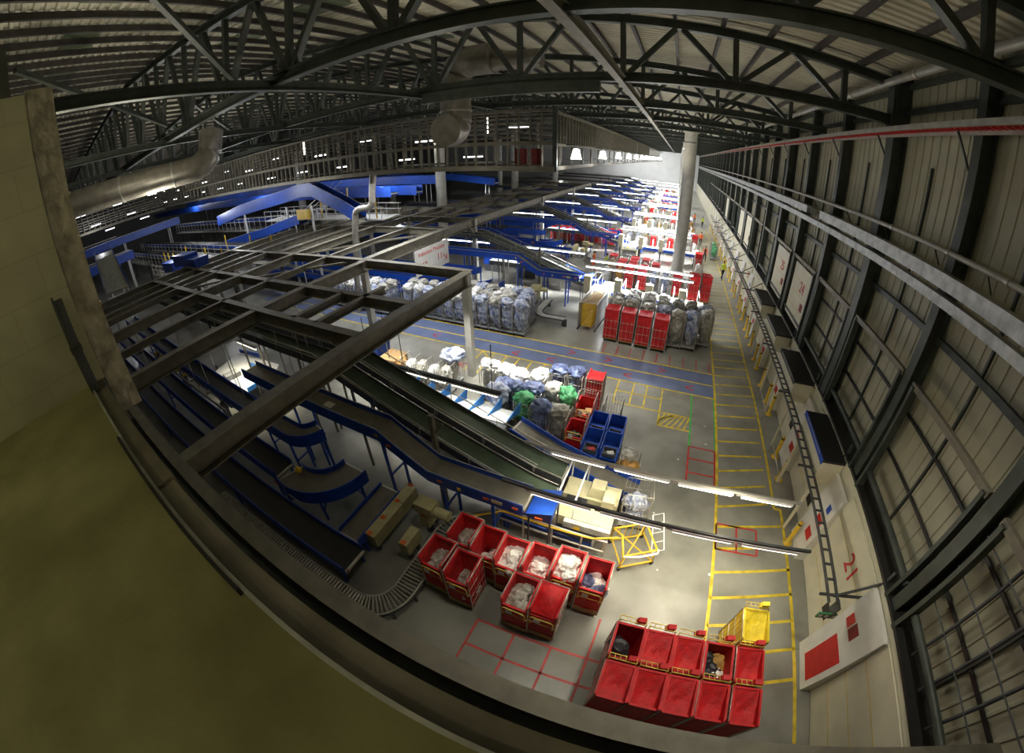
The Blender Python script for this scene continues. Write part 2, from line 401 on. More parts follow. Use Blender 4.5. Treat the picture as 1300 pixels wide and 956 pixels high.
# white concrete piers with red and white boards at each column
pier0 = thing('dock_pier', 'white dock pier with one large red board, nearest the camera', 'pier')
MB().hexa([(6.05,-.72,0),(6.38,-.72,0),(6.38,.62,0),(6.05,.62,0)], [(6.25,-.72,3.05),(6.38,-.72,3.05),(6.38,.62,3.05),(6.25,.62,3.05)]).build('body', M['white'], pier0)
def on_face(mb, y0, y1, z0, z1, d=.012):
    f = lambda z: 6.05+.2*z/3.05-d
    return mb.hexa([(f(z0),y0,z0),(f(z0)+.01,y0,z0),(f(z0)+.01,y1,z0),(f(z0),y1,z0)], [(f(z1),y0,z1),(f(z1)+.01,y0,z1),(f(z1)+.01,y1,z1),(f(z1),y1,z1)])
on_face(MB(), -.55, .2, .25, 1.6).build('warning_board', M['redp'], pier0)
pn = on_face(MB(), -.2, .1, 2.0, 2.35).build('notice', M['dred'], pier0)
on_face(MB(), .15, .4, 2.0, 2.3).build('notice', M['redp'], pier0)
pier1 = thing('dock_pier', 'x', 'pier')
for nm, a, m_ in (('body', None, 'white'),):
    MB().hexa([(6.05,-.72,0),(6.38,-.72,0),(6.38,.42,0),(6.05,.42,0)], [(6.25,-.72,2.75),(6.38,-.72,2.75),(6.38,.42,2.75),(6.25,.42,2.75)]).build('body', M['white'], pier1)
on_face(MB(), -.55, -.15, .75, 1.05).build('warning_board', M['redp'], pier1); on_face(MB(), -.55, -.15, 1.35, 1.65).build('warning_board', M['redp'], pier1)
on_face(MB(), -.5, -.3, 1.95, 2.2).build('blue_notice', M['blue'], pier1)
pier0.location = (0, YB[3]-.05, 0)
lab = ['white dock pier with red stripes between the first two closed dock doors', 'white dock pier behind the second pair of bollards', 'white dock pier behind the third pair of bollards']
for i in range(4, 18):
    if i == 4: pier1.location = (0, YB[i]+.05, 0); pier1['label'] = lab[0]
    else: dup(pier1, (0, YB[i]+.05, 0), 0, lab[i-4] if i < 7 else 'white dock pier in the far stretch of the loading wall', 'far dock piers' if i >= 7 else None)
# wire guards and small pipes near the bottom right
mb = MB()
for y in (1.6, 2.3, 3.0): mb.tube([(6.62,y,3.4),(6.62,y,7.2)], .035, 6)
for z in (4.3, 5.1, 5.9): mb.tube([(6.60,.5,z),(6.60,3.9,z)], .016, 6)
o = mb.build('pipe_rack', M['dgrey']); tag(o, 'thin dark pipes and cables clipped to the cladding beside the nearest wall column', 'pipes')

# services along the wall
def tray(name, lab, cat, pts_mb, m): o = pts_mb.build(name, m); return tag(o, lab, cat)
tray('cable_tray', 'lower of the two pale galvanised cable trays along the loading wall', 'cable tray', MB().box(6.14, 6.42, .2, 132, 8.30, 8.52), M['galv'])
u = thing('cable_tray', 'upper and wider pale galvanised cable tray along the loading wall', 'cable tray')
MB().box(6.08, 6.42, .2, 16.6, 8.66, 8.98).build('cover', M['galv'], u); MB().box(6.08, 6.42, 18.4, 132, 8.66, 8.98).build('cover', M['galv'], u)
mb = MB()
for z in (8.7, 8.78, 8.86, 8.94): mb.tube([(6.18,16.6,z),(6.18,18.4,z)], .02, 6)
mb.build('open_cables', M['black'], u)
pp = thing('wall_pipe', 'long grey pipe clamped just above the galvanised trays', 'pipe')
MB().tube([(6.35,-2,9.38),(6.35,135,9.38)], .065, 10).build('tube', M['pipe'], pp)
for y in (6.2, 8.2, 11, 14, 18, 23, 29, 36):
    MB().tube([(6.35,y-.05,9.38),(6.35,y+.05,9.38)], .085, 10).build('coupling', M['rail'], pp)
    MB().tube([(6.35,y+.6,9.36),(6.62,y+.6,9.0)], .02, 6).build('bracket', M['steel'], pp)
ru = thing('busbar_trunking', 'grey high-level trunking with a red mesh underside along the loading wall', 'trunking')
MB().box(5.98, 6.05, -6, 130, 11.97, 12.10).build('side_plate', M['pipe'], ru); MB().box(6.36, 6.41, -6, 130, 11.9, 12.06).build('side_plate', M['pipe'], ru)
mb = MB(); y = -5.
while y < 60: mb.beam((6.06,y,11.99), (6.36,y+.16,11.99), .05, .02); mb.beam((6.36,y,11.985), (6.06,y+.16,11.985), .05, .02); y += .2
mb.build('red_mesh', M['redp'], ru); MB().box(6.05, 6.36, -6, 130, 12.02, 12.04).build('lid', M['dred'], ru)
for y in YB[3:20]: MB().beam((6.2,y+.4,11.95), (6.66,y+.4,11.2), .05, .05).build('strut', M['steel'], ru)
g = thing('roof_drain_pipe', 'thick pale pipe running under the eaves at top right', 'pipe')
MB().tube([(6.15,-4,13.47),(6.15,132,13.47)], .12, 12).build('tube', M['pipe'], g)
for y in (5.5, 8, 10.5, 14.9, 19): MB().tube([(6.15,y-.06,13.47),(6.15,y+.06,13.47)], .145, 12).build('collar', M['rail'], g)

# ladder rack carried on wall brackets over the walkway edge
lr = thing('ladder_rack', 'black ladder-like cable rack held out from the loading wall on arms', 'cable rack')
mb = MB(); mb.beam((5.28,4.5,2.62), (5.28,60,2.62), .03, .09); mb.beam((5.52,4.5,2.62), (5.52,60,2.62), .03, .09); mb.build('side_rail', M['dgrey'], lr)
for k in range(95): y = 4.7+.42*k; MB().beam((5.28,y,2.62), (5.52,y,2.62), .05, .04).build('rung', M['dgrey'], lr)
for y in [4.75]+[YB[i]+.8 for i in range(4, 16)]:
    mb = MB(); mb.beam((5.1,y,2.55), (6.6,y,2.55), .05, .06); mb.beam((5.5,y,2.5), (6.6,y,3.3), .05, .05); mb.beam((6.5,y,2.5),(6.5,y,3.6),.08,.08); mb.build('bracket_arm', M['dgrey'], lr)
ex = thing('exit_sign', 'green hanging exit sign below the near end of the cable rack', 'exit sign')
MB().box(5.25, 5.75, 4.42, 4.46, 2.05, 2.25).build('face', M['exitg'], ex); MB().box(5.6, 5.64, 4.40, 4.66, 2.15, 2.55).build('hanger', M['dgrey'], ex)
for x in (5.33, 5.5, 5.67): MB().box(x-.05, x+.05, 4.412, 4.42, 2.10, 2.20).build('pictogram', M['wtube'], ex)

# yellow bollards
bo = thing('bollard', 'yellow bollard nearest the camera, at the foot of the loading wall', 'bollard', (5.83, 8.15, 0))
MB().lathe([(0,.0),(.17,.0),(.17,.025),(.075,.03),(.075,1.0),(.06,1.05),(0,1.06)], 14).build('post', M['yel'], bo)
MB().lathe([(.078,.93),(.08,.93),(.08,1.0),(.078,1.0)], 14).build('black_band', M['black'], bo)
bl = [(5.80,11.03),(5.80,12.29),(5.9,15.2),(5.9,16.2),(5.85,17.65),(5.85,19.4),(5.85,20.4),(5.85,22.2),(5.8,23.4),(5.8,24.5),(5.8,26.2),(5.8,27.6),(5.8,28.6),(5.75,31),(5.75,32.4),(5.75,35),(5.75,36.5),(5.75,39),(5.75,40.6),(5.7,43),(5.7,45),(5.7,47),(5.7,50),(5.7,53),(5.7,57),(5.7,61)]
for i, (x, y) in enumerate(bl):
    lab = '%s yellow bollard counted from the camera along the loading wall' % ORD[i+1] if i < 8 else 'yellow bollard in the far part of the row along the loading wall'
    dup(bo, (x, y, 0), 0, lab, None if i < 8 else 'far bollards')
# low guard rails by the bollards
for i, (x, y) in enumerate(((5.55, 12.4), (5.5, 16.3))):
    mb = MB(); mb.tube([(x,y-1.6,.02),(x,y-1.6,.5),(x,y+.1,.5),(x,y+.1,.02)], .025, 6)
    tag(mb.build('guard_hoop', M['rail']), ['low metal guard hoop beside the hatched walkway, nearer one', 'low metal guard hoop beside the hatched walkway, farther one'][i], 'guard rail')

# ------------------------------------------------------------------ platform under the camera
PZ = 8.3
struct(MB().box(-12, 6.3, -7.9, .03, PZ-.35, PZ).build('platform_floor', M['olive']))
struct(MB().box(-12, 6.3, .02, .045, PZ-.02, PZ+.03).build('trim_2', M['galv']))
e1 = thing('platform_edge_beam', 'dull steel edge beam along the rim of the concrete platform', 'beam')
MB().box(-12, -2.7, .045, .20, PZ-.14, PZ-.02).build('cap_plate', M['frame'], e1); MB().box(-2.68, 6.3, .045, .185, PZ-.16, PZ-.04).build('cap_plate', M['frame'], e1)
MB().box(-12, 6.3, .06, .10, PZ-.75, PZ-.16).build('web', M['steel'], e1)
struct(MB().box(-12,6.3,.2,.70,4.62,4.72).build('gap_shade_strip', M['steel']))  # dark plate added to stand in for the shade under the rim
kb = MB().box(-3.6, -1.45, -.005, .02, PZ, PZ+.05).build('kick_strip', M['black']); tag(kb, 'short black strip along the platform rim', 'strip')
po = thing('guard_post', 'dark steel guard post against the block wall at the platform rim', 'post', (-5.12, .03, PZ))
MB().box(-.09, .09, -.03, .0, 0, 1.12).build('front_plate', M['steel'], po); MB().box(-.07, .07, .0, .09, 0, 1.08).build('box_section', M['dgrey'], po); MB().box(-.12, .12, -.04, .1, .5, .54).build('strap', M['steel'], po)
struct(MB().box(-5.75, -5.35, -6., .24, PZ, 11.53).build('wall_block', M['block']))
bx = MB().box(-5.8, -5.3, -6, .1, 11.53, 12.0); tag(bx.build('lintel_beam', M['steel']), 'dark steel beam bedded on top of the block wall', 'beam')
fo = thing('foil_clad_riser', 'crinkled foil-clad square riser beside the block wall', 'duct riser')
mb = MB()
zs = [7.75, 8.5, 9.1, 9.75, 10.4, 11.0, 11.6]
for i in range(6): mb.hexa([(-5.85,.245,zs[i]),(-5.42,.245,zs[i]),(-5.42,.55+.01*(i%2),zs[i]),(-5.85,.55,zs[i])], [(-5.85,.245,zs[i+1]-.006),(-5.42,.245,zs[i+1]-.006),(-5.42,.56-.01*(i%2),zs[i+1]-.006),(-5.85,.55,zs[i+1]-.006)])
mb.build('sleeve', M['foil'], fo)
for z in zs[1:6]: MB().box(-5.86, -5.41, .24, .565, z-.02, z+.02).build('tape_band', M['foil'], fo)

# ------------------------------------------------------------------ unfinished mezzanine frame of grey beams
fr = thing('mezzanine_frame', 'open grid of unfinished grey mezzanine beams on posts left of the view', 'steel frame')
FZ = 4.93
def fb(p, q, w=.26, h=.36): MB().ibeam(p, q, w, h, .035).build('beam', M['frame'], fr)
fb((-7.95,.95,FZ-.1), (-7.95,13.3,FZ-.1), .40, .6)
fb((-13.95,.95,FZ-.08), (-13.95,13.3,FZ-.08), .38, .56)
fb((-14.05,13.5,FZ-.08), (-14.05,64,FZ-.08), .42, .6)
for x in (-20.2, -24.6, -28.8): fb((x,.95,FZ), (x,64 if x > -21 else 30,FZ), .36, .46)
for y, x1 in ((6.95,-8.1), (9.55,-8.1), (13.45,-7.85), (20.8,-14), (24.9,-14), (29.5,-14), (34.5,-14), (40,-14), (46,-14), (53,-14), (60,-14)): fb((x1,y,FZ), (-29 if y < 31 else -21,y,FZ), .32, .42)
fb((-29,.83,FZ+.02), (6.2,.83,FZ+.02), .28, .34)
for p, q in (((-11.45,7.0),(-11.45,9.5)), ((-10.2,7.0),(-10.2,10.6)), ((-17,.9),(-17,13.4)), ((-23.3,.9),(-23.3,13.4)), ((-26.7,.9),(-26.7,13)), ((-22,13.5),(-22,25)), ((-17,13.5),(-17,40)), ((-22.3,13.5),(-22.3,29)), ((-26.6,13.5),(-26.6,29)), ((-18.6,25),(-18.6,60))): fb((p[0],p[1],FZ+.06), (q[0],q[1],FZ+.06), .22, .3)
for p, q in (((-15.2,13.3),(-19.5,9.6)), ((-14.2,20.5),(-19.8,14)), ((-20.5,20),(-26,13.8)), ((-21,9.3),(-26,4)), ((-15,29),(-19.8,25.2))): MB().beam((p[0],p[1],FZ), (q[0],q[1],FZ), .12, .1).build('diagonal_brace', M['frame'], fr)
for x, y in ((-7.98,13.22),(-14.05,24.9),(-14.05,13.3),(-20.2,24.9),(-14.05,40),(-14.05,53),(-28.8,13.4),(-28.8,29)):
    mb = MB(); mb.beam((x,y,0), (x,y,5.12), .31, .31); mb.build('post', M['colm'], fr)
for x, y in ((-14.05,24.9),(-14.05,40)): MB().beam((x,y,3.9), (x,y-.9,4.72), .14, .14).build('knee_brace', M['colm'], fr)

# thin hangers from the frame down to the conveyors
hm = MB(); hm.tube([(0,0,0),(0,0,1.)], .022, 6); hme = hm.mesh('hanger_rod', M['rail'])
for x, y, z in ((-14.6,5.4,1.3),(-15.6,6.6,1.3),(-16.6,6.0,1.3),(-12.6,6.7,1.3),(-18.5,4.7,1.2),(-17.2,4.9,1.2),(-13.6,7.6,1.2),(-19.4,6.2,1.2),(-11.3,6.8,2.5),(-11.0,7.0,2.5),(-20.8,3.2,1.),(-22.4,5.6,1.),(-9.0,6.9,3.),(-8.8,9.5,2.7),(-9.4,9.4,2.7),(-13.0,9.5,1.2),(-15,9.5,1.2)):
    o = bpy.data.objects.new('hanger_rod', hme); COL.objects.link(o); o.location = (x,y,z); o.scale = (1,1,4.5-z)
    tag(o, 'thin metal rod hanging from the mezzanine beams to the conveyors', 'rod', 'hanger rods')
# ------------------------------------------------------------------ sacks and bags
def bag_mesh(name, m, sx, sy, sz, seed, lump=.28, freq=3.2, sub=4):
    bm = bmesh.new(); bmesh.ops.create_icosphere(bm, subdivisions=sub, radius=1)
    off = Vector((seed*7.1, seed*3.3, seed*1.7))
    for v in bm.verts:
        n = v.co.normalized()
        q = n+.35*Vector((noise.noise(n*2+off), noise.noise(n*2-off), noise.noise(n*2+off*3)))
        d = 1+lump*noise.noise(q*freq/2+off)+lump*.8*(.35-abs(noise.noise(q*freq+off*2)))+lump*.55*(.3-abs(noise.noise(q*freq*2.3+off)))+lump*.25*(.3-abs(noise.noise(q*freq*5+off)))
        c = n*d
        c.x = math.copysign(abs(c.x)**.8, c.x); c.y = math.copysign(abs(c.y)**.8, c.y)   # squarish bulge
        v.co = (c.x*sx, c.y*sy, c.z*sz)
    zmin = min(v.co.z for v in bm.verts)
    for v in bm.verts: v.co.z -= zmin
    me = bpy.data.meshes.new(name); bm.to_mesh(me); bm.free(); me.materials.append(m)
    me.polygons.foreach_set('use_smooth', [True]*len(me.polygons)); return me
BAGS = {}
for key in ('bagw','bagc','bagn','bagb','bagg','bagbr','bagk'):
    BAGS[key] = [bag_mesh('mail_sack', M[key], .17, .2, .13, i+{'bagw':0,'bagc':10,'bagn':20,'bagb':30,'bagg':40,'bagbr':50,'bagk':60}[key], .5, 3.4) for i in range(3)]
BIG = {key: [bag_mesh('mail_sack', M[key], .25, .32, .5, 3*i+{'bagw':5,'bagc':15,'bagn':25,'bagb':35,'bagg':45,'bagbr':55,'bagk':65}[key], .32, 5.5) for i in range(2)] for key in BAGS}
def sack(key, x, y, z, lab, group, s=1., big=False, name='mail_sack', sc=None):
    me = random.choice((BIG if big else BAGS)[key])
    o = bpy.data.objects.new(name, me); COL.objects.link(o); o.location = (x, y, z)
    o.rotation_euler = (0 if big else random.uniform(-.3,.3), 0, random.uniform(0, 6.28) if not big else random.choice((0, PI))+random.uniform(-.06,.06))
    o.scale = sc or (s, s, s); return tag(o, lab, 'mail sack', group)

# ------------------------------------------------------------------ roll cages
CW, CD, CH = .66, .80, 1.72          # width, depth, height; front faces -y
def castor(t):
    for sx in (-1, 1):
        for sy in (-1, 1):
            mb = MB(); x, y = sx*(CW/2-.07), sy*(CD/2-.09)
            mb.add([(x-.02,y+.06*math.cos(a*PI/5),.06+.06*math.sin(a*PI/5)) for a in range(10)]+[(x+.02,y+.06*math.cos(a*PI/5),.06+.06*math.sin(a*PI/5)) for a in range(10)],
                   [tuple(range(9,-1,-1)), tuple(range(10,20))]+[(a,(a+1)%10,10+(a+1)%10,10+a) for a in range(10)])
            mb.build('castor', M['black'], t)
def cage_frame(t, side=True, back=True, front=False, m='rail', pitch=.13, h=CH):
    a, b = CW/2, CD/2
    for sx in ((-1, 1) if side else ()):
        mb = MB(); x = sx*a
        mb.tube([(x,-b,.15),(x,-b,h-.05),(x,-b+.05,h),(x,b-.05,h),(x,b,h-.05),(x,b,.15)], .016, 6)
        for z in (.45,.85,1.25): mb.tube([(x,-b,z),(x,b,z)], .008, 5)
        y = -b+pitch
        while y < b-.03: mb.tube([(x,y,.2),(x,y,h)], .006, 4); y += pitch
        mb.build('side_mesh', M[m], t)
    for sy in ([1] if back else [])+([-1] if front else []):
        mb = MB(); y = sy*b; hh = h-.02 if sy > 0 else h*.55
        mb.tube([(-a,y,.18),(-a,y,hh),(a,y,hh),(a,y,.18)], .012, 6)
        for z in (.45,.85,1.25,1.6):
            if z < hh: mb.tube([(-a,y,z),(a,y,z)], .008, 5)
        x = -a+.11
        while x < a-.03: mb.tube([(x,y,.2),(x,y,hh)], .006, 4); x += .11
        mb.build('back_mesh' if sy > 0 else 'front_gate', M[m if sy > 0 else 'rail'], t)
def base(t, m='wood'):
    MB().box(-CW/2+.01, CW/2-.01, -CD/2+.01, CD/2-.01, .15, .2).build('base', M[m], t); castor(t)
def liner_mb(h, closed=False, seed=0, inset=.0):
    a, b = CW/2-.015, CD/2-.015; mb = MB(); N = 9
    def wall(p, q, hz0, hz1, nrm, s):
        vs = []
        for i in range(N+1):
            for j in range(8):
                u, v = i/N, j/7; x = p[0]+(q[0]-p[0])*u; y = p[1]+(q[1]-p[1])*u
                z = .22+((hz0+(hz1-hz0)*u)-.22)*v
                d = .02*noise.noise(Vector((x*5+seed, y*5+s*9, z*4)))*math.sin(PI*u)*(1 if v < 1 else .2)-.012*math.sin(PI*u)*math.sin(PI*v)
                vs.append((x+nrm[0]*d, y+nrm[1]*d, z))
        fs = [(i*8+j, (i+1)*8+j, (i+1)*8+j+1, i*8+j+1) for i in range(N) for j in range(7)]
        mb.add(vs, fs, True)
    hf, hb, hs = h
    for k, ins in enumerate((0, .035)):
        A, B = a-ins, b-ins
        wall((-A,-B), (A,-B), hf, hf, (0,1), k); wall((A,-B), (A,B), hs, hs, (-1,0), k+2); wall((A,B), (-A,B), hb, hb, (0,-1), k+4); wall((-A,B), (-A,-B), hs, hs, (1,0), k+6)
    # stiff padded rims
    for p, q, z in (((-a,-b),(-a,b),hs), ((a,-b),(a,b),hs), ((-a,b),(a,b),hb), ((-a,-b),(a,-b),hf)):
        mb.beam((p[0]*.97,p[1]*.97,z), (q[0]*.97,q[1]*.97,z), .05, .035)
    for sx in (-1, 1): mb.beam((sx*a*.97,-b*.97,hf), (sx*a*.97,-b*.97,hs), .045, .045)
    if closed:
        vs = []
        for i in range(10):
            for j in range(10):
                u, v = i/9, j/9; x = -a+2*a*u; y = -b+2*b*v
                z = closed+(hb-closed)*v+(.20 if seed == 3 else -.07)*math.sin(PI*u)*math.sin(PI*v)+.08*noise.noise(Vector((x*6+seed, y*6, seed)))*math.sin(PI*u)*math.sin(PI*v)
                vs.append((x*.97, y*.97, z))
        mb.add(vs, [(i*10+j, (i+1)*10+j, (i+1)*10+j+1, i*10+j+1) for i in range(9) for j in range(9)], True)
    mb.box(-a, a, -b, b, .21, .24); return mb
def hoop(t, y, z0, z1, m, w=.54):
    a = w/2
    MB().tube([(-a,y,z0),(-a,y,z1-.05),(-a+.05,y,z1),(a-.05,y,z1),(a,y,z1-.05),(a,y,z0)], .017, 6).build('front_hoop', M[m], t)
    bpy.context.view_layer.update()
    MB().tube([(-a-.06,y,z0+.12),(a+.06,y,z0+.12)], .012, 6).build('cross_bar', M[m], t)
def tiles(t, y, x=-.1, z=1.2, s=.13):
    MB().box(x-s/2, x+s/2, y-.006, y, z-s*.6, z+s*.6).build('label_card', M['paper'], t.children[-1] if t.children else t)
def red_cage(name, label, h=(1.42,1.66,1.70), closed=False, seed=0, m='red', back_handle=False, bar='ytube', front=True):
    t = thing(name, label, 'roll cage'); base(t); cage_frame(t, back=not back_handle)
    liner_mb(h, closed, seed).build('canvas_liner', M[m], t)
    if front: hoop(t, -CD/2-.03, .95, 1.36, bar); HOOP = [c for c in t.children if c.name.startswith('front_hoop')][0]; MB().box(-.19, -.03, -CD/2-.055, -CD/2-.049, 1.12, 1.31).build('label_card', M['paper'], HOOP); MB().box(-.3,.3,-CD/2-.02,-CD/2,.2,.42).build('kick_panel', M['wood'], t)
    if back_handle:
        mb = MB(); a = CW/2-.04; y = CD/2+.02
        mb.tube([(-a,y,.2),(-a,y,1.80),(a,y,1.80),(a,y,.2)], .013, 6)
        mb.tube([(-a,y+.12,1.76),(a,y+.12,1.76)], .011, 6)
        for k in range(6): mb.tube([(-a+k*a*.4,y,1.80),(-a+k*a*.4,y+.12,1.76)], .008, 5)
        mb.build('handle_rack', M['ytube'], t); MB().hexa([(.05,y+.02,1.70),(.25,y+.02,1.70),(.25,y+.13,1.70),(.05,y+.13,1.70)], [(.10,y+.02,1.86),(.26,y+.02,1.9),(.26,y+.13,1.9),(.10,y+.13,1.86)]).build('strap_end', M[m], t)
    return t
# ten open red cages near the camera
near = red_cage('roll_cage', 'x'); near2 = red_cage('roll_cage', 'x', (1.40,1.66,1.70), 1.5, 3); near_parts = None
spots = [('A',-3.42,4.70,'bagc','leftmost open red roll cage of the back row of six, holding clear sacks'),
 ('B',-2.72,4.60,'bagw','second open red roll cage of the back row of six, nearly empty'),
 ('C',-2.06,4.55,'bagw','third open red roll cage of the back row, heaped with white sacks'),
 ('D',-1.37,4.62,'bagw','fourth open red roll cage of the back row, with white sacks low inside'),
 ('E',-.70,4.76,'bagw','fifth open red roll cage of the back row, white sacks heaped to its rim'),
 ('F',-.0,4.70,'bagw','rightmost open red roll cage of the back row of six, with white and navy sacks'),
 ('G',-3.70,3.80,'bagc','front left open red roll cage touching the roller track, clear sacks inside'),
 ('H',-2.95,3.70,'bagc','open red roll cage second along the front left pair, clear sacks deep inside'),
 ('I',-1.46,3.66,'bagc','open red roll cage of the front middle pair, full of clear sacks'),
 ('J',-.80,3.68,None,'red roll cage of the front middle pair covered over with a bulging red canvas')]
short = dict(A='leftmost cage of the back row', B='second cage of the back row', C='third cage of the back row', D='fourth cage of the back row', E='fifth cage of the back row', F='rightmost cage of the back row', G='front left red cage by the roller track', H='front left pair, right-hand cage', I='front middle red cage')
lvl = dict(A=1.05, B=.75, C=1.35, D=1.1, E=1.45, F=1.1, G=1.1, H=.7, I=1.3)
first = True
for c, x, y, key, lab in spots:
    if c == 'J': o = near2; o.location = (x,y,0); o['label'] = lab
    elif first: o = near; o.location = (x,y,0); o['label'] = lab; first = False
    else: o = dup(near, (x,y,0), 0, lab)
    o.rotation_euler.z = random.uniform(-.03,.03)
    o['group'] = 'open red roll cages by the roller track'
    if key:
        n = 5 if c in 'BF' else 10
        for k in range(n):
            kk = 'bagn' if c == 'F' and k in (1,3) else key
            nmx = {'bagn':'navy','bagw':'white','bagc':'clear plastic'}[kk]
            sack(kk, x+(-.15,.15,0,-.15,.15,0,.05,-.13,.12,-.02)[k], y+(-.2,-.17,.22,.04,.06,-.05,.2,.22,-.22,.02)[k], lvl[c]-.28+(0,.02,0,.03,0,.1,.08,.02,.09,.17)[k], '%s mail sack inside the %s' % (nmx, short[c]), '%s sacks in the %s' % (nmx, short[c]), random.uniform(.8,1.0))
        sack(key, x, y, .27, '%s sack at the bottom of the %s' % ({'bagw':'white','bagc':'clear plastic'}[key], short[c]), None, sc=(.9,.85,(lvl[c]-.5)*.95), big=True)
# two rows of covered red cages at the bottom edge, a yellow one behind
cov = red_cage('roll_cage', 'x', (1.60,1.70,1.72), 1.52, 5, back_handle=True, front=False)
cov2 = red_cage('roll_cage', 'x', (1.60,1.70,1.72), 1.42, 11, back_handle=True, front=False)
opn = red_cage('roll_cage', 'x', (1.55,1.70,1.72), False, 8, back_handle=True, front=False)
XS = (1.08, 1.74, 2.40, 3.08, 3.80)
for r, yy in enumerate((3.24, 2.34)):
    for k, x in enumerate(XS):
        lab = '%s from left, red cages in the %s row at the bottom edge' % (('covered cage first','covered cage second','covered cage third','sagging cage fourth' if r == 0 else 'covered cage fourth','covered cage fifth')[k], ('back','front')[r])
        src = opn if (k in (0, 3) and r == 0) else (cov if (k+r) % 2 else cov2)
        if 'label' in src and src['label'] == 'x': o = src; o.location = (x,yy,0); o['label'] = lab
        else: o = dup(src, (x,yy,0), 0, lab)
        o['group'] = 'covered red roll cages at the bottom edge'
        if src is opn and k == 3:
            for q in range(4): sack(('bagk','bagbr','bagk','bagw')[q], x+(-.1,.12,.0,.1)[q], yy+(.12,.1,-.12,-.2)[q], 1.1, ('dark grey sack','brown paper sack','dark grey sack','white sack')[q]+' in the sagging red roll cage at the bottom edge', None if q in (1,3) else 'dark sacks in the sagging cage')
        if src is opn and k == 0: sack('bagk', x-.1, yy-.05, 1.15, 'dark grey sack in the corner of the first red cage at the bottom edge', None, 1.1)
t = red_cage('roll_cage', 'roll cage under a yellow canvas cover beside the hatched walkway', (1.55,1.72,1.72), 1.5, 21, m='ycan', back_handle=True, front=False); t.location = (3.90, 4.22, 0)
t = None

# metal cages stuffed with sacks
def bag_cage(m='rail', front=True):
    t = thing('roll_cage', 'x', 'roll cage'); base(t, 'galv'); cage_frame(t, front=front, m=m); return t
mc = bag_cage(); used = [False]
def place(src, x, y, lab, group=None, rz=0, scale=None):
    if src['label'] == 'x': src.location = (x,y,0); src.rotation_euler.z = rz; src['label'] = lab; o = src; 
    else: o = dup(src, (x,y,0), rz, lab)
    if group: o['group'] = group
    elif 'group' in o: del o['group']
    if scale: o.scale = scale
    return o
mid = [(-6.45,12.2,'bagw'),(-5.65,12.1,'bagw'),(-4.90,12.0,'bagw'),(-4.25,12.3,'bagw'),(-3.60,13.0,'bagn'),(-2.90,13.1,'bagn'),
       (-5.3,11.2,'bagb'),(-4.75,11.15,'bagn'),(-4.05,11.3,'bagb'),(-3.45,11.6,'bagc'),(-2.80,11.5,'bagg'),
       (-4.2,10.62,'bagg'),(-3.5,10.4,'bagn'),(-2.75,10.4,'bagc')]
cn = dict(bagw='white', bagn='navy', bagb='blue striped', bagg='green', bagc='clear plastic', bagbr='brown paper', bagk='dark')
rowname = ['back row by the blue lane']*6+['middle row']*5+['row by the discharge conveyor']*3
pos = {0:'first',1:'second',2:'third',3:'fourth',4:'fifth',5:'sixth',6:'first',7:'second',8:'third',9:'fourth',10:'fifth',11:'first',12:'second',13:'third'}
for i, (x, y, key) in enumerate(mid):
    lab = '%s metal cage from left in the %s, %s sack inside' % (pos[i], rowname[i], cn[key])
    o = place(mc, x, y, lab, 'metal roll cages beyond the sorting slides', PI+random.uniform(-.05,.05), (1,1,.9))
    sack(key, x, y, .22, '%s mail sack filling the %s metal cage in the %s' % (cn[key], pos[i], rowname[i]), None, sc=(1.16,1.12,1.22), big=True)
    k2 = {'bagb':'bagn'}.get(key, key)
    sack(k2, x+random.uniform(-.05,.05), y-.08, 1.25, '%s sack topping the %s metal cage in the %s' % (cn[k2], pos[i], rowname[i]), None, 1.75)
# red-framed and red cages of that block
o = red_cage('roll_cage', 'red canvas roll cage at the right end of the back row by the blue lane', (1.6,1.72,1.72), 1.66, 31); o.location = (-2.05,12.9,0); o.rotation_euler.z = PI
o = red_cage('roll_cage', 'red roll cage with yellow front bars low beside the blue tray units', (1.1,1.3,1.3), False, 33); o.location = (-2.05,10.05,0)
o = red_cage('roll_cage', 'red roll cage with brown boxes, between the green sack and the blue tray units', (1.1,1.4,1.4), False, 35); o.location = (-2.05,11.35,0)
for k, (dx, dy) in enumerate(((-.1,-.1),(.12,.1))):
    b = MB().box(-.14,.14,-.18,.18,0,.22).build('cardboard_box', M['card'], None, (-2.05+dx,11.35+dy,.78), .3*k); tag(b, ['brown box','smaller brown box'][k]+' lying in the red cage between green sack and blue units', 'box')
b = sack('bagk', -2.05, 10.0, .7, 'dark parcel lying in the low red cage beside the blue tray units', None)
o = place(mc, -1.08, 11.68, 'empty metal roll cage with tall mesh back behind the blue tray units', None, 0)
o['label'] = 'empty metal roll cage with tall mesh back behind the blue tray units'
b = MB().box(-.26,.26,-.3,.3,0,.25).build('cardboard_box', M['card'], None, (-1.08,11.68,.21)); tag(b, 'brown box on the floor of the empty mesh cage', 'box')
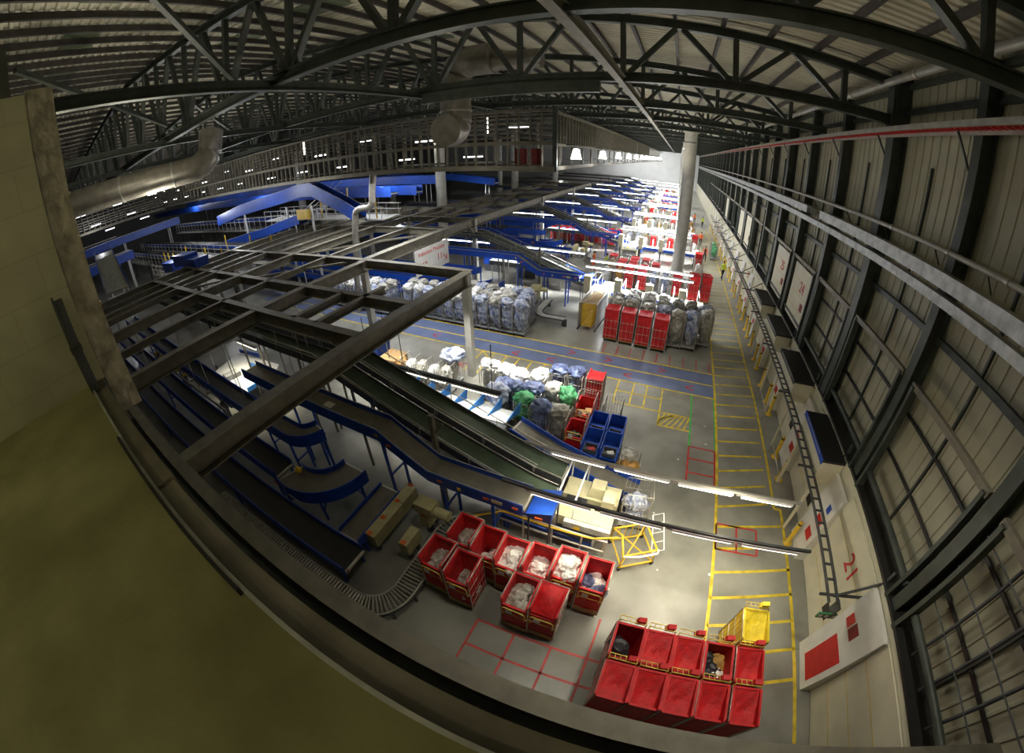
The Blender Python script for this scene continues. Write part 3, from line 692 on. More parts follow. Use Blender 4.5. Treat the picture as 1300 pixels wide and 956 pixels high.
# blue tray units
bt = thing('tray_unit', 'x', 'tray unit')
MB().box(-.30,.30,-.45,.45,0,.12).build('plinth', M['blue'], bt)
mb = MB(); mb.box(-.31,-.27,-.46,.46,.12,1.25); mb.box(.27,.31,-.46,.46,.12,1.25); mb.box(-.27,.27,.42,.46,.12,1.3); mb.build('shell', M['blue'], bt)
for z in (.35,.8): MB().box(-.27,.27,-.44,.42,z,z+.03).build('shelf', M['blue'], bt)
MB().box(-.27,.27,-.46,-.42,.12,.6).build('front_board', M['blue'], bt)
for i, (x, y, l) in enumerate(((-1.42,10.72,'back left'),(-.76,10.76,'back right'),(-1.40,9.76,'front left'),(-.74,9.78,'front right'))):
    if i == 0: bt.location = (x,y,0); o = bt
    else: o = dup(bt, (x,y,0))
    o['label'] = 'blue open tray unit, %s one of the block of four beside the red cages' % l; o['group'] = 'blue tray units'
    tr = MB().box(-.22,.22,-.30,.05,0,.02); tr.box(-.22,-.2,-.30,.05,0,.16); tr.box(.2,.22,-.30,.05,0,.16); tr.box(-.2,.2,-.30,-.28,0,.16); tr.box(-.2,.2,.03,.05,0,.16)
    tb = tr.build('mail_tray', M['dgrey'], None, (x,y-.08,.84)); tag(tb, 'dark grey mail tray in the %s blue tray unit' % l, 'tray')
    p = MB().box(-.12,.12,-.08,.08,0,.05).build('paper_bundle', M['paper' if i != 2 else 'redp'], None, (x+.03,y-.17,.862), .4); tag(p, 'bundle of papers in the dark tray of the %s blue unit' % l, 'papers')
o = place(mc, -.0, 9.32, 'metal roll cage with yellow side bar holding brown paper sacks', None, .05, (1,1,.72))
for k in range(4): sack('bagbr', -.03+(-.15,.15,-.12,.14)[k], 9.32+(-.2,-.18,.17,.15)[k], .24, 'lower brown paper sack in the cage at the right end of the blue tray units', 'brown sacks low in the cage', 1.05)
for k in range(2): sack('bagbr', -.03+(-.1,.12)[k], 9.3, .62, 'upper brown paper sack in the cage at the right end of the blue tray units', 'brown sacks high in the cage', 1.2)
sack('bagc', -.15, 9.5, .8, 'clear plastic sack standing on the brown sacks beside the blue tray units', None, 1.3)

# block of cages beyond the lane: red-covered fronts, sack cages behind
big = (1.17,1.05,1.14)
rc = red_cage('roll_cage', 'x', (1.66,1.70,1.70), 1.70, 41, front=False)
mb = MB()
for z in (.35,.75,1.15): mb.tube([(-.33,-.42,z),(.33,-.42,z)], .009, 5)
for x in (-.2,0,.2): mb.tube([(x,-.42,.25),(x,-.42,1.25)], .006, 4)
mb.build('front_bars', M['rail'], rc)
for k, x in enumerate((-2.60,-1.70,-.80,.12)):
    o = place(rc, x, 19.6-.06*k, '%s from the left of the four red-covered roll cages facing the blue lane' % ORD[k], 'red-covered roll cages facing the blue lane', 0, big)
n = 0
nm = {}
def fill(x, y, key, where, grp, sc=big, h=1.18, top=True):
    o = place(mc, x, y, 'metal cage packed with sacks, '+where, grp, random.uniform(-.03,.03), sc)
    sack(key, x, y, .24, '%s sack in the metal cage, %s' % (cn[key], where), grp and 'packed sacks: '+grp, sc=(1.28*sc[0]/1.1,1.15,h*1.2*sc[2]), big=True)
    if top: sack(random.choice((key,'bagc','bagw')), x+random.uniform(-.06,.06), y+random.uniform(-.1,.1), 1.5*sc[2]*h/1.18-.10, 'sack heaped on the metal cage, '+where, grp and 'top sacks: '+grp, 1.85)
fill(.98, 20.15, 'bagc', 'first right of the four red-covered cages', None)
fill(1.80, 20.25, 'bagb', 'second right of the four red-covered cages', None)
fill(2.65, 21.0, 'bagc', 'at the walkway corner beyond the lane', None)
for r, y in enumerate((20.5, 21.35, 22.2)):
    for k, x in enumerate((-2.6,-1.7,-.8,.1,.95,1.8,2.7)):
        if r == 0 and k > 3 or (r == 2 and (k == 0 or k > 3)): continue
        fill(x, y+(.45 if k > 3 else 0), random.choice(('bagc','bagc','bagb','bagw')), '%s column, %s row behind the red-covered cages' % (ORD[k], ORD[r]), None)
for k, (x, y) in enumerate(((2.05,27.9),(2.95,28.2))): place(rc, x, y, ['left','right'][k]+' one of the two tall red-covered roll cages beside the hatched walkway', None, .1, (1.17,1.05,1.25))
# blue sack row along the lane on the left
for r, y in enumerate((18.15, 19.0, 19.9)):
    for k in range(11 if r < 2 else 8):
        fill(-7.5-.78*k-(.2 if r else 0), y, 'bagb', '%s from right, %s row of blue sacks' % (ORD[k], ('front','second','third')[r]), None, (1.1,1.,1.08))
for r, y in enumerate((17.6, 18.5)):
    for k in range(8): fill(-17.0-.8*k, y, random.choice(('bagb','bagc','bagb')), 'seen through the mezzanine frame', 'cages seen through the frame', (1.1,1.,1.05), top=k % 2 == 0)
# nested stack of folded cages
ns = thing('nested_cage', 'x', 'folded cage')
mb = MB(); a = .52
mb.tube([(-a,0,.1),(-a,0,1.7),(-a*.8,0,1.75),(a*.8,0,1.75),(a,0,1.7),(a,0,.1)], .018, 6); mb.build('end_frame', M['rail'], ns)
for sx in (-1,1): MB().box(sx*a-.012, sx*a+.012, .0, .62, .2, 1.72).build('side_panel', M['wtube'], ns)
mb = MB()
for k in range(10): mb.tube([(-.3,-.02,.3+.14*k),(.3,-.02,.3+.14*k)], .022, 6)
mb.tube([(-.3,-.02,.25),(-.3,-.02,1.65)], .02, 6); mb.tube([(.3,-.02,.25),(.3,-.02,1.65)], .02, 6)
mb.build('end_rack', M['yel'], ns); 
for sx in (-1,1):
    for y in (0,.5): MB().box(sx*a-.03,sx*a+.03,y-.05,y+.05,0,.11).build('castor', M['black'], ns)
for k in range(15):
    o = place(ns, -4.15+.012*k, 20.05+.16*k, 'folded cage at the open front of the long nested stack' if k == 0 else 'folded white-sided cage nested in the long stack beyond the lane', None if k == 0 else 'nested folded cages')
# ------------------------------------------------------------------ conveyors
def conveyor(name, label, pts, w, sh=.16, below=.2, side='blue', belt='gbelt', legs=(), loc=None, group=None, lean=0, leg_m=None, lip=None):
    t = thing(name, label, 'conveyor', group=group)
    P = [Vector(p) for p in pts]; L = []; Rr = []
    for i, p in enumerate(P):
        d = P[min(i+1,len(P)-1)]-P[max(i-1,0)]; d.z = 0; d.normalize(); n = Vector((-d.y,d.x,0))*(w/2); L.append(p+n); Rr.append(p-n)
    k = len(P)
    MB().add([v for a, b in zip(L, Rr) for v in (a, b)]+[v-Vector((0,0,.05)) for a, b in zip(L, Rr) for v in (a, b)],
             [(2*i,2*i+1,2*i+3,2*i+2) for i in range(k-1)]+[(2*k+2*i,2*k+2*i+2,2*k+2*i+3,2*k+2*i+1) for i in range(k-1)]).build('belt', M[belt], t)
    for S, s in ((L, 1), (Rr, -1)):
        mb = MB(); C = L if s > 0 else Rr; O = Rr if s > 0 else L; vs = []
        for a, b in zip(C, O):
            o = (a-b).normalized()*.035; up = Vector((0,0,1))
            vs += [a-up*below, a+o-up*below, a+o+up*sh, a+up*sh]
        fs = []
        for i in range(k-1):
            for j in range(4): fs.append((4*i+j, 4*i+(j+1)%4, 4*i+4+(j+1)%4, 4*i+4+j))
        fs += [(0,1,2,3), (4*k-1,4*k-2,4*k-3,4*k-4)]
        mb.add(vs, fs).build('side_panel', M[side], t)
        if lip: MB().tube([a+Vector((0,0,sh+.015)) for a in C], .012, 5).build('top_edge', M[lip], t)
    for i, end in ((0, -1), (k-1, 1)):
        MB().tube([L[i]-Vector((0,0,.05)), Rr[i]-Vector((0,0,.05))], .06, 8).build('end_roller', M['rail'], t)
    for u in legs:
        s = u*(k-1); i = min(int(s), k-2); f = s-i
        a = L[i].lerp(L[i+1], f); b = Rr[i].lerp(Rr[i+1], f); zt = a.z-below
        for p in (a, b): MB().beam((p.x,p.y,0), (p.x,p.y,zt), .07, .07).build('leg', M[leg_m or side], t)
        MB().beam((a.x,a.y,zt*.5), (b.x,b.y,zt*.5), .05, .05).build('cross_brace', M[leg_m or side], t)
    return t
def arc(cx, cy, r, a0, a1, z, n=14, z1=None):
    return [(cx+r*math.cos(math.radians(a0+(a1-a0)*i/n)), cy+r*math.sin(math.radians(a0+(a1-a0)*i/n)), z+((z1 if z1 is not None else z)-z)*i/n) for i in range(n+1)]
def labels_on(t, spots, m, s=(.16,.012,.07), name='warning_label'):
    sp = [c for c in t.children if c.name.startswith('side_panel')]
    if sp: t = sp[-1]
    for x, y, z in spots: MB().box(x-s[0]/2, x+s[0]/2, y-s[1], y, z-s[2]/2, z+s[2]/2).build(name, M[m], t)

def where(k): return ('in the nearest module', 'in the second module, beyond the blue lane')[k] if k < 2 else 'in the far modules'
TREES = []
def moved(t, dy, lab, grp):
    return dup(t, (t.location.x-3.3, t.location.y+dy, t.location.z), t.rotation_euler.z, lab, grp)
mod = []          # (thing, text for copies)
c = conveyor('belt_conveyor', 'blue-sided belt conveyor sloping down towards the open red roll cages', [(-14,5.85,3.0),(-6.6,5.85,3.0),(-5.0,5.85,2.12),(-2.2,5.85,2.12)], .68, .17, .22, 'blue', 'gbelt', (.15,.36,.72,.9), lip='galv'); mod.append((c, 'blue-sided infeed conveyor'))
labels_on(c, ((-6.2,5.47,2.75),(-4.6,5.47,2.1),(-3.2,5.47,2.1),(-2.4,5.47,2.1)), 'orange')
labels_on(c, ((-6.6,5.47,2.98),(-4.0,5.47,2.08)), 'yel', (.1,.012,.1)); labels_on(c, ((-2.9,5.47,2.1),), 'cream', (.3,.012,.12))
p = MB().box(-9.1,-8.75,5.72,5.95,3.005,3.03).build('parcel', M['paper']); tag(p, 'flat white parcel riding on the blue-sided conveyor near the camera', 'parcel')
hb = thing('end_hopper', 'blue steel hopper at the foot of the near blue-sided conveyor', 'hopper', (-1.76,5.85,0)); mod.append((hb, 'blue end hopper'))
MB().hexa([(-.3,-.38,1.92),(.3,-.38,1.92),(.3,.38,1.92),(-.3,.38,1.92)], [(-.34,-.42,2.12),(.34,-.42,2.38),(.34,.42,2.38),(-.34,.42,2.12)]).build('bin', M['blue'], hb)
for sx in (-1,1):
    for sy in (-1,1): MB().beam((sx*.28,sy*.34,0), (sx*.28,sy*.34,1.94), .04, .04).build('leg', M['dgrey'], hb)
MB().box(-.1,.1,-.43,-.395,2.0,2.08).build('warning_label', M['orange'], hb)
c = conveyor('cross_conveyor', 'short blue-sided cross conveyor beside the long beige guard box', [(-6.58,3.32,.72),(-6.58,5.4,.76)], .72, .14, .18, 'blue', 'gbelt', (.1,.9)); mod.append((c, 'short blue cross conveyor'))
labels_on(c, ((-6.58,3.06,.7),), 'orange', (.3,.012,.1))
def guard(y0, y1, x0, x1, lab, txt):
    t = thing('guard_box', lab, 'guard box'); L = y1-y0; n = max(1, round(L/.7))
    for i in range(n): MB().box(x0, x1, y0+L*i/n+.01, y0+L*(i+1)/n-.01, .42, .92).build('cover', M['beige'], t)
    for i in range(n+(n > 1)): MB().box(x0+.05, x0+.2, max(y0+.02, y0+L*i/n-.06), max(y0+.02, y0+L*i/n-.06)+.13, .92, .926).build('warning_label', M['orange'], t)
    MB().box((x0+x1)/2-.05, (x0+x1)/2+.05, y0+.1, y0+.2, 0, .42).build('foot', M['dgrey'], t); MB().box((x0+x1)/2-.05, (x0+x1)/2+.05, y1-.2, y1-.1, 0, .42).build('foot', M['dgrey'], t)
    mod.append((t, txt)); return t
guard(3.6, 5.75, -6.14, -5.80, 'long beige guard box with orange labels beside the cross conveyor', 'long beige guard box')
guard(4.9, 5.6, -5.15, -4.85, 'short beige guard box next to the curve of the roller track', 'short beige guard box near the conveyor')
guard(3.82, 4.5, -5.12, -4.84, 'short beige guard box nearest the camera, inside the roller track bend', 'short beige guard box inside the track bend')
jb = thing('motor_box', 'cream motor box at the foot of the grey support post', 'motor box', (-4.95,5.1,0)); mod.append((jb, 'cream motor box'))
MB().box(-.3,.3,-.2,.2,1.05,1.4).build('housing', M['beige'], jb); MB().tube([(.3,0,1.15),(.75,0,1.15)], .16, 12).build('motor', M['beige'], jb); MB().beam((0,0,0),(0,0,1.05),.1,.1).build('stand', M['dgrey'], jb)
# roller track
def roller_track(lab):
    t = thing('roller_track', lab, 'roller track')
    path = [(-12+.5*k, 1.86, .5) for k in range(14)]+arc(-5.37, 2.88, 1.02, -90, 0, .5, 16)+[(-4.35,2.88+.4*k,.5) for k in range(1,6)]+arc(-3.6, 4.9, .75, 180, 100, .5, 10)
    P = [Vector(p) for p in path]; w = .56
    N = []
    for i, p in enumerate(P):
        d = P[min(i+1,len(P)-1)]-P[max(i-1,0)]; d.normalize(); N.append(Vector((-d.y,d.x,0)))
    for s in (-1,1): MB().tube([p+n*s*(w/2) for p, n in zip(P, N)], .035, 6).build('side_rail', M['pipe'], t); 
    for s in (-1,1): MB().tube([p+n*s*(w/2)-Vector((0,0,.13)) for p, n in zip(P, N)], .03, 6).build('lower_rail', M['dgrey'], t)
    # rollers every 9 cm along the path
    acc = 0; nxt = 0; rl = []
    for i in range(len(P)-1):
        seg = (P[i+1]-P[i]).length
        while nxt <= acc+seg:
            f = (nxt-acc)/seg; p = P[i].lerp(P[i+1], f); n = N[i].lerp(N[i+1], f).normalized(); rl.append((p, n)); nxt += .105
        acc += seg
    near = sorted(range(len(rl)), key=lambda i: (rl[i][0]-Vector((-4.6,2.6,.5))).length)[:100]; near = set(near); rest = MB()
    for i, (p, n) in enumerate(rl):
        mb = MB() if i in near else rest
        mb.tube([p-n*(w/2-.03), p+n*(w/2-.03)], .03, 6)
        if mb is not rest: mb.build('roller', M['rail'], t)
    if rest.v: rest.build('rollers', M['rail'], t)['kind'] = 'stuff'
    for i in (2,7,12,18,24,30,34):
        for s in (-1,1): q = P[i]+N[i]*s*(w/2); MB().beam((q.x,q.y,0),(q.x,q.y,.48),.05,.05).build('leg', M['dgrey'], t)
    return t
rt = roller_track('grey roller track curving round the lower left of the hall floor'); 
# simple version for the farther modules
def roller_lite():
    t = thing('roller_track', 'x', 'roller track')
    P = [Vector(p) for p in [(-4.08,5.4,.5),(-4.08,3.6,.5)]+arc(-3.3, 3.6, .78, 180, 270, .5, 8)+[(-2.2,2.82,.5)]]
    N = []
    for i, p in enumerate(P):
        d = P[min(i+1,len(P)-1)]-P[max(i-1,0)]; d.normalize(); N.append(Vector((-d.y,d.x,0)))
    for s in (-1,1): MB().tube([p+n*s*.26 for p, n in zip(P,N)], .05, 6).build('side_rail', M['dgrey'], t)
    MB().add([q for p, n in zip(P,N) for q in (p+n*.24, p-n*.24)], [(2*i,2*i+1,2*i+3,2*i+2) for i in range(len(P)-1)]).build('bed', M['pipe'], t)
    for i in (0, len(P)-1): MB().beam((P[i].x,P[i].y,0),(P[i].x,P[i].y,.48),.3,.08).build('leg', M['dgrey'], t)
    return t
# dark conveyors at the left
def long_cv(y, x1, z, lab, txt, x0=-34, w=.72, z0=None): 
    c = conveyor('belt_conveyor', lab, [(x0,y,z0 or z),(x1,y,z)], w, .22, .22, 'blue', 'belt', (.3,.55,.8,.99)); mod.append((c, txt)); return c
a = long_cv(2.75, -5.85, .85, 'long black-belted blue conveyor ending at the roller track bend', 'long black-belted conveyor', w=.8)
labels_on(a, ((-5.75,2.4,.9),), 'orange', (.06,.012,.2))
long_cv(3.95, -10.1, 1.1, 'black-belted blue conveyor running into the dark curved conveyor', 'second black-belted conveyor', z0=1.6)
long_cv(5.25, -12.0, 1.5, 'black-belted blue conveyor beside the white sorting desk', 'third black-belted conveyor', z0=2.2)
c = conveyor('curved_conveyor', 'blue half-round curved conveyor in the dark at lower left', arc(-9.25,5.25,1.38,250,362,1.15,20), .95, .2, .3, 'blue', 'gbelt', (.1,.5,.9)); mod.append((c, 'blue curved conveyor'))
labels_on(c, ((-9.9,3.40,1.1),), 'orange', (.25,.012,.14)); labels_on(c, ((-9.0,3.36,.95),), 'paper', (.5,.012,.06))
c = conveyor('curved_conveyor', 'smaller upper blue curved conveyor behind the half-round one', [(-13.5,5.0,1.9),(-10.6,4.95,1.9)]+arc(-10.4,5.75,.8,270,350,1.9,10), .6, .2, .28, 'blue', 'gbelt', (.2,.95)); mod.append((c, 'upper curved conveyor'))
bx = MB(); bx.lathe([(0,0),(.1,0),(.12,.1),(.06,.2),(0,.21)], 10); o = bx.build('warning_beacon', M['yel'], None, (-9.35,4.1,1.3)); tag(o, 'yellow warning beacon on the half-round curved conveyor', 'beacon')
rb = MB()
rb.lathe([(0,0),(.1,0),(.1,.3),(0,.32)], 10)
for x, y, l in ((-10.6,6.9,'left'),(-10.25,6.85,'right')): o = rb.build('red_box', M['redp'], None, (x,y,3.02)); tag(o, '%s one of two red alarm boxes beside the dark conveyors' % l, 'alarm box')
yr = thing('roller_strip', 'strip of yellow rollers and boxes between the two dark conveyors at left', 'roller strip')
mb = MB(); mb.beam((-27,4.62,1.4),(-15.2,4.55,1.3),.05,.14); mb.beam((-27,4.95,1.4),(-15.2,4.88,1.3),.05,.14); mb.build('side_rail', M['galv'], yr)
for k in range(9): MB().tube([(-26+.9*k*1.2,4.66,1.42),(-26+.9*k*1.2,4.92,1.42)], .08, 8).build('roller', M['yel' if k < 6 else 'rail'], yr)
for x in (-26,-21,-16): MB().beam((x,4.8,0),(x,4.8,1.35),.08,.3).build('leg', M['dgrey'], yr)
# white sorting desk seen through the frame
dk = thing('sorting_desk', 'stepped cream sorting desk with blue edges under the mezzanine beams', 'desk')
MB().add([(-19.9,6.3,1.0),(-17.8,5.9,1.0),(-16.1,6.1,1.0),(-16.0,7.8,1.0),(-16.7,8.6,1.0),(-20.4,8.2,1.0)]+[(-19.9,6.3,.92),(-17.8,5.9,.92),(-16.1,6.1,.92),(-16.0,7.8,.92),(-16.7,8.6,.92),(-20.4,8.2,.92)], [(0,1,2,3,4,5),(11,10,9,8,7,6)]+[(i,i+6,(i+1)%6+6,(i+1)%6) for i in range(6)]).build('top', M['white'], dk)
for p, q in (((-16.0,6.2),(-15.9,7.8)),((-20.4,8.3),(-18.6,8.55)),((-18.2,7.7),(-17.2,7.8))): MB().beam((p[0],p[1],1.1),(q[0],q[1],1.1),.06,.22).build('blue_edge', M['lblue' if p[0] > -19 else 'blue'], dk)
MB().hexa([(-18.9,6.3,1.0),(-18.0,6.1,1.0),(-17.8,6.9,1.0),(-18.7,7.0,1.0)],[(-18.9,6.3,1.1),(-18.0,6.1,1.25),(-17.8,6.9,1.25),(-18.7,7.0,1.1)]).build('chute', M['galv'], dk)
for x, y in ((-19.7,6.5),(-16.3,6.3),(-16.3,7.7),(-20.1,8.0)): MB().beam((x,y,0),(x,y,.92),.07,.07).build('leg', M['rail'], dk)
ch = thing('swivel_chair', 'dark swivel chair pushed up to the cream sorting desk', 'chair', (-20.6,6.4,0)); mod_c = ch
MB().lathe([(0,.45),(.24,.46),(.25,.52),(0,.54)], 12).build('seat', M['black'], ch); MB().box(-.2,.2,.2,.25,.6,1.0).build('backrest', M['black'], ch); MB().tube([(0,0,.05),(0,0,.46)],.03,8).build('stem', M['dgrey'], ch)
for k in range(5): MB().beam((0,0,.06),(.28*math.cos(k*1.257),.28*math.sin(k*1.257),.03),.04,.03).build('foot', M['black'], ch)
dup(ch, (-17.9,5.5,0), 2, 'second dark swivel chair at the front corner of the cream sorting desk')

# twin green belts rising to the left
def rising(y, lab, txt, dz=0):
    t = conveyor('rising_conveyor', lab, [(-28,y,4.0+dz),(-9.93,y,4.0+dz),(-2.5,y,1.49+dz),(-1.78,y,1.35+dz)], .66, .11, .16, 'dgrey', 'green', (), lip='rail')
    for u in (-15.3,-11,-8.4): 
        z = min(4.0, 1.42+(-2.3-u)*.338)+dz
        for s in (-.36,.36): MB().beam((u,y+s,0),(u,y+s,z-.1),.07,.07).build('leg', M['frame'], t)
    mb = MB()
    for s in (-.42,.42):
        mb.tube([(-28,y+s,4.34+dz),(-9.93,y+s,4.34+dz),(-2.5,y+s,1.83+dz)], .018, 6)
        for k in range(15): u = -25+1.6*k; z = min(4.0,1.42+(-2.3-u)*.338)+dz; mb.tube([(u,y+s,z),(u,y+s,z+.34)], .014, 5)
    mb.build('hand_rail', M['rail'], t); mod.append((t, txt)); return t
g1 = rising(6.83, 'nearer of two green rising belts crossing the middle of the view', 'nearer green rising belt')
g2 = rising(7.78, 'farther of two green rising belts crossing the middle of the view', 'farther green rising belt')
po = thing('support_post', 'grey support post with a forked top under the nearer green belt', 'post', (-5.2,6.31,0)); mod.append((po, 'grey forked support post'))
MB().beam((0,0,1.4),(0,0,3.6),.13,.13).build('shaft', M['frame'], po); MB().beam((0,0,2.9),(.35,0,3.4),.06,.06).build('fork', M['frame'], po); MB().box(-.08,.08,-.08,.08,0,1.4).build('stand', M['frame'], po)
# sorting slides
ss = thing('sorting_slides', 'row of pale sorting slides with light blue fins behind the green belts', 'slides'); mod.append((ss, 'row of pale sorting slides'))
for k in range(8):
    x = -10.05+.735*k
    MB().hexa([(x,8.75,1.72),(x+.70,8.75,1.72),(x+.70,10.02,1.22),(x,10.02,1.22)],[(x,8.75,1.76),(x+.70,8.75,1.76),(x+.70,10.02,1.26),(x,10.02,1.26)]).build('slide', M['white'], ss)
    MB().hexa([(x+.70,8.95,1.68),(x+.725,8.95,1.68),(x+.725,10.05,1.24),(x+.70,10.05,1.24)],[(x+.70,8.95,1.72),(x+.725,8.95,1.72),(x+.725,10.15,1.66),(x+.70,10.15,1.66)]).build('fin', M['lblue'], ss)
MB().box(-10.1,-4.1,8.3,8.75,1.35,1.7).build('feed_trough', M['dgrey'], ss)
for x in (-9.9,-7.8,-5.8,-4.3):
    for y in (8.4,9.9): MB().beam((x,y,0),(x,y,1.35 if y < 9 else 1.22),.07,.07).build('leg', M['rail'], ss)
# discharge conveyor to the right
c = conveyor('discharge_conveyor', 'blue-sided discharge conveyor descending beside the stuffed metal cages', [(-3.95,9.12,1.42),(-2.4,8.86,1.02),(.45,8.45,.58)], .7, .2, .3, 'blue', 'gbelt', (.03,.5,.95)); mod.append((c, 'blue discharge conveyor'))
labels_on(c, ((-3.4,8.62,1.2),(-3.0,8.56,1.08)), 'yel', (.1,.02,.1)); labels_on(c, ((-2.6,8.50,1.0),), 'paper', (.16,.02,.08))
# cream end machine with frames
em = thing('end_machine', 'cream machine at the foot of the green belts under the tube lights', 'machine', (-.9,7.15,0)); mod.append((em, 'cream end machine'))
MB().box(-.75,.9,-.75,-.1,.75,1.15).build('bed', M['cream'], em); MB().box(-.75,.9,.15,.85,.75,1.05).build('bed', M['cream'], em)
MB().hexa([(-.05,.25,1.05),(.45,.25,1.05),(.45,.75,1.05),(-.05,.75,1.05)],[(.02,.32,1.4),(.42,.32,1.4),(.42,.7,1.4),(.02,.7,1.4)]).build('cabinet', M['cream'], em)
MB().box(.45,.8,-.2,.25,1.05,1.55).build('cabinet', M['cream'], em); MB().box(-.6,.0,-.3,.15,1.0,1.04).build('screen_panel', M['glass'], em)
for p in ((-.7,-.7),(.85,-.7),(.85,.8),(-.7,.8)): MB().beam((p[0],p[1],0),(p[0],p[1],.8),.09,.09).build('leg', M['cream'], em)
mb = MB()
for x in (-.7,-.2): mb.tube([(x,-.8,.9),(x,-.8,1.9),(x,.9,1.9),(x,.9,.9)], .025, 6)
mb.tube([(-.7,-.8,1.9),(-.2,-.8,1.9)],.025,6); mb.tube([(-.7,.9,1.9),(-.2,.9,1.9)],.025,6); mb.build('guard_frame', M['wtube'], em)
MB().box(-.4,.9,-.95,-.8,.95,1.2).build('pneumatic_unit', M['galv'], em)
labels_on(em, ((.0,-.96,1.05),), 'yel', (.16,.02,.12))
# cages at the machine end
o = place(mc, .5, 7.72, 'metal roll cage holding pale blue sacks beside the cream end machine', None, -PI/2+.1, (1,1,.95))
for k in range(3): sack('bagb', 0.5+(-.15,.15,0)[k], 7.72+(0,.05,-.05)[k], .75+.13*(k == 2), 'pale blue mail sack in the cage beside the cream end machine', 'sacks beside the end machine', 1.25)
sack('bagb', .5, 7.72, .22, 'large pale blue mail sack low in the cage beside the cream end machine', None, sc=(.95,.9,.5), big=True)
# yellow tipping trolley
yt = thing('tipping_trolley', 'yellow tubular tipping trolley standing at the end of the tube lights', 'trolley', (.75,6.55,0), .5)
mb = MB()
for x in (-.5,.5):
    mb.tube([(x,-.45,.12),(x,-.45,.75),(x*.8,.1,.95),(x,.5,.75),(x,.5,.12)], .03, 8); mb.tube([(x,-.45,.3),(x,.5,.3)], .025, 6)
for y in (-.45,.5): mb.tube([(-.5,y,.14),(.5,y,.14)], .03, 8); mb.tube([(-.5,y,.75),(.5,y,.75)], .03, 8)
mb.tube([(-.5,-.45,.14),(.5,.5,.75)], .025, 6); mb.tube([(.5,-.45,.14),(-.5,.5,.75)], .025, 6)
for k in range(6): mb.tube([(-.5+.2*k,.5,.14),(-.5+.2*k,.5,.75)], .016, 5)
mb.build('tube_frame', M['yel'], yt)
MB().tube([(-.5,-.5,.8),(-.2,-.75,1.1),(.3,-.75,1.1),(.5,-.5,.8)], .03, 8).build('push_bar', M['wtube'], yt)
mb = MB(); mb.tube([(.55,-.2,.2),(.62,.5,1.1),(.95,.5,1.1),(.95,-.2,.2),(.55,-.2,.2)], .02, 6)
for k in range(4): mb.tube([(.57+.02*k,-.2+.18*k,.2+.23*k),(.95,-.2+.18*k,.2+.23*k)], .012, 5)
mb.build('white_rack', M['wtube'], yt)
for x in (-.5,.5):
    for y in (-.45,.5): MB().lathe([(0,0),(.05,0),(.06,.06),(.05,.12),(0,.12)], 10, (x,y,0)).build('castor', M['black'], yt)
lp = MB().tube([(-3.9,5.4,.98),(-3.0,6.0,1.03),(-1.6,5.98,1.05),(-.4,5.98,1.1),(.25,6.3,1.0)], .03, 6).build('pull_bar', M['yel']); tag(lp, 'long yellow bar lying along the top of the tubular rail', 'bar')
# tubular guard rail in front of the machine
gr = thing('guard_rail', 'grey tubular guard rail behind the open red roll cages', 'guard rail')
for z in (.5, 1.0): MB().tube([(-3.2,6.1,z),(-.02,6.05,z)], .035, 8).build('rail', M['rail'], gr)
for x in (-3.2,-2.4,-1.55,-.7,-.02): MB().tube([(x,6.07,0),(x,6.07,1.0)], .032, 8).build('post', M['rail'], gr)
MB().tube([(-3.2,6.1,1.0),(-3.9,5.55,1.0),(-3.95,5.5,0)], .025, 8).build('end_bend', M['rail'], gr)
b2 = conveyor('belt_conveyor', 'low narrow blue conveyor just behind the tubular guard rail', [(-3.2,6.28,.6),(-.4,6.24,.5)], .2, .1, .14, 'blue', 'belt', (.1,.9))

# lights -------------------------------------------------------------
def batten(L=1.42):
    t = thing('hanging_batten_light', 'x', 'tube light')
    MB().box(-L/2,L/2,-.05,.05,.03,.10).build('housing', M['wtube'], t); MB().tube([(-L/2+.03,0,0),(L/2-.03,0,0)], .028, 8).build('tube', M['tube'], t)
    MB().box(-L/2-.13,-L/2,-.02,.02,.04,.08).build('end_link', M['galv'], t); return t
bt1 = batten()
for r, y in enumerate((5.42,6.84)):
    tr = MB().box(-2.7,4.6,y-.03,y+.03,3.11,3.17).build('hanging_light_trunking', M['dgrey' if r == 0 else 'pipe'])
    tag(tr, ['dark light trunking over the cream machine, nearer of the pair','light trunking over the cream machine, farther of the pair'][r], 'light trunking')
    for k in range(4):
        place(bt1, -1.26+1.63*k, y, '%s tube light from the left on the %s trunking over the cream machine' % (ORD[k], ('nearer','farther')[r])).location.z = 3.0
bl2 = batten(1.7)
for k in range(3): place(bl2, -8.95+1.9*k, 8.56, '%s tube light from the left over the sorting slides' % ORD[k]).location.z = 2.95
tr = MB().box(-9.9,-4.2,8.5,8.62,3.06,3.14).build('hanging_light_trunking', M['dgrey']); tag(tr, 'dark light trunking hung over the sorting slides', 'light trunking')
for x in (-9.6,-4.5,): MB().tube([(x,8.56,3.14),(x,8.56,4.75)], .015, 5).build('suspension_rod', M['dgrey'], tr)
for k, (x, y) in enumerate(((-17.4,6.38),(-15.0,6.48))): place(bl2, x, y, ['farther','nearer'][k]+' tube light hung over the cream sorting desk').location.z = 3.5
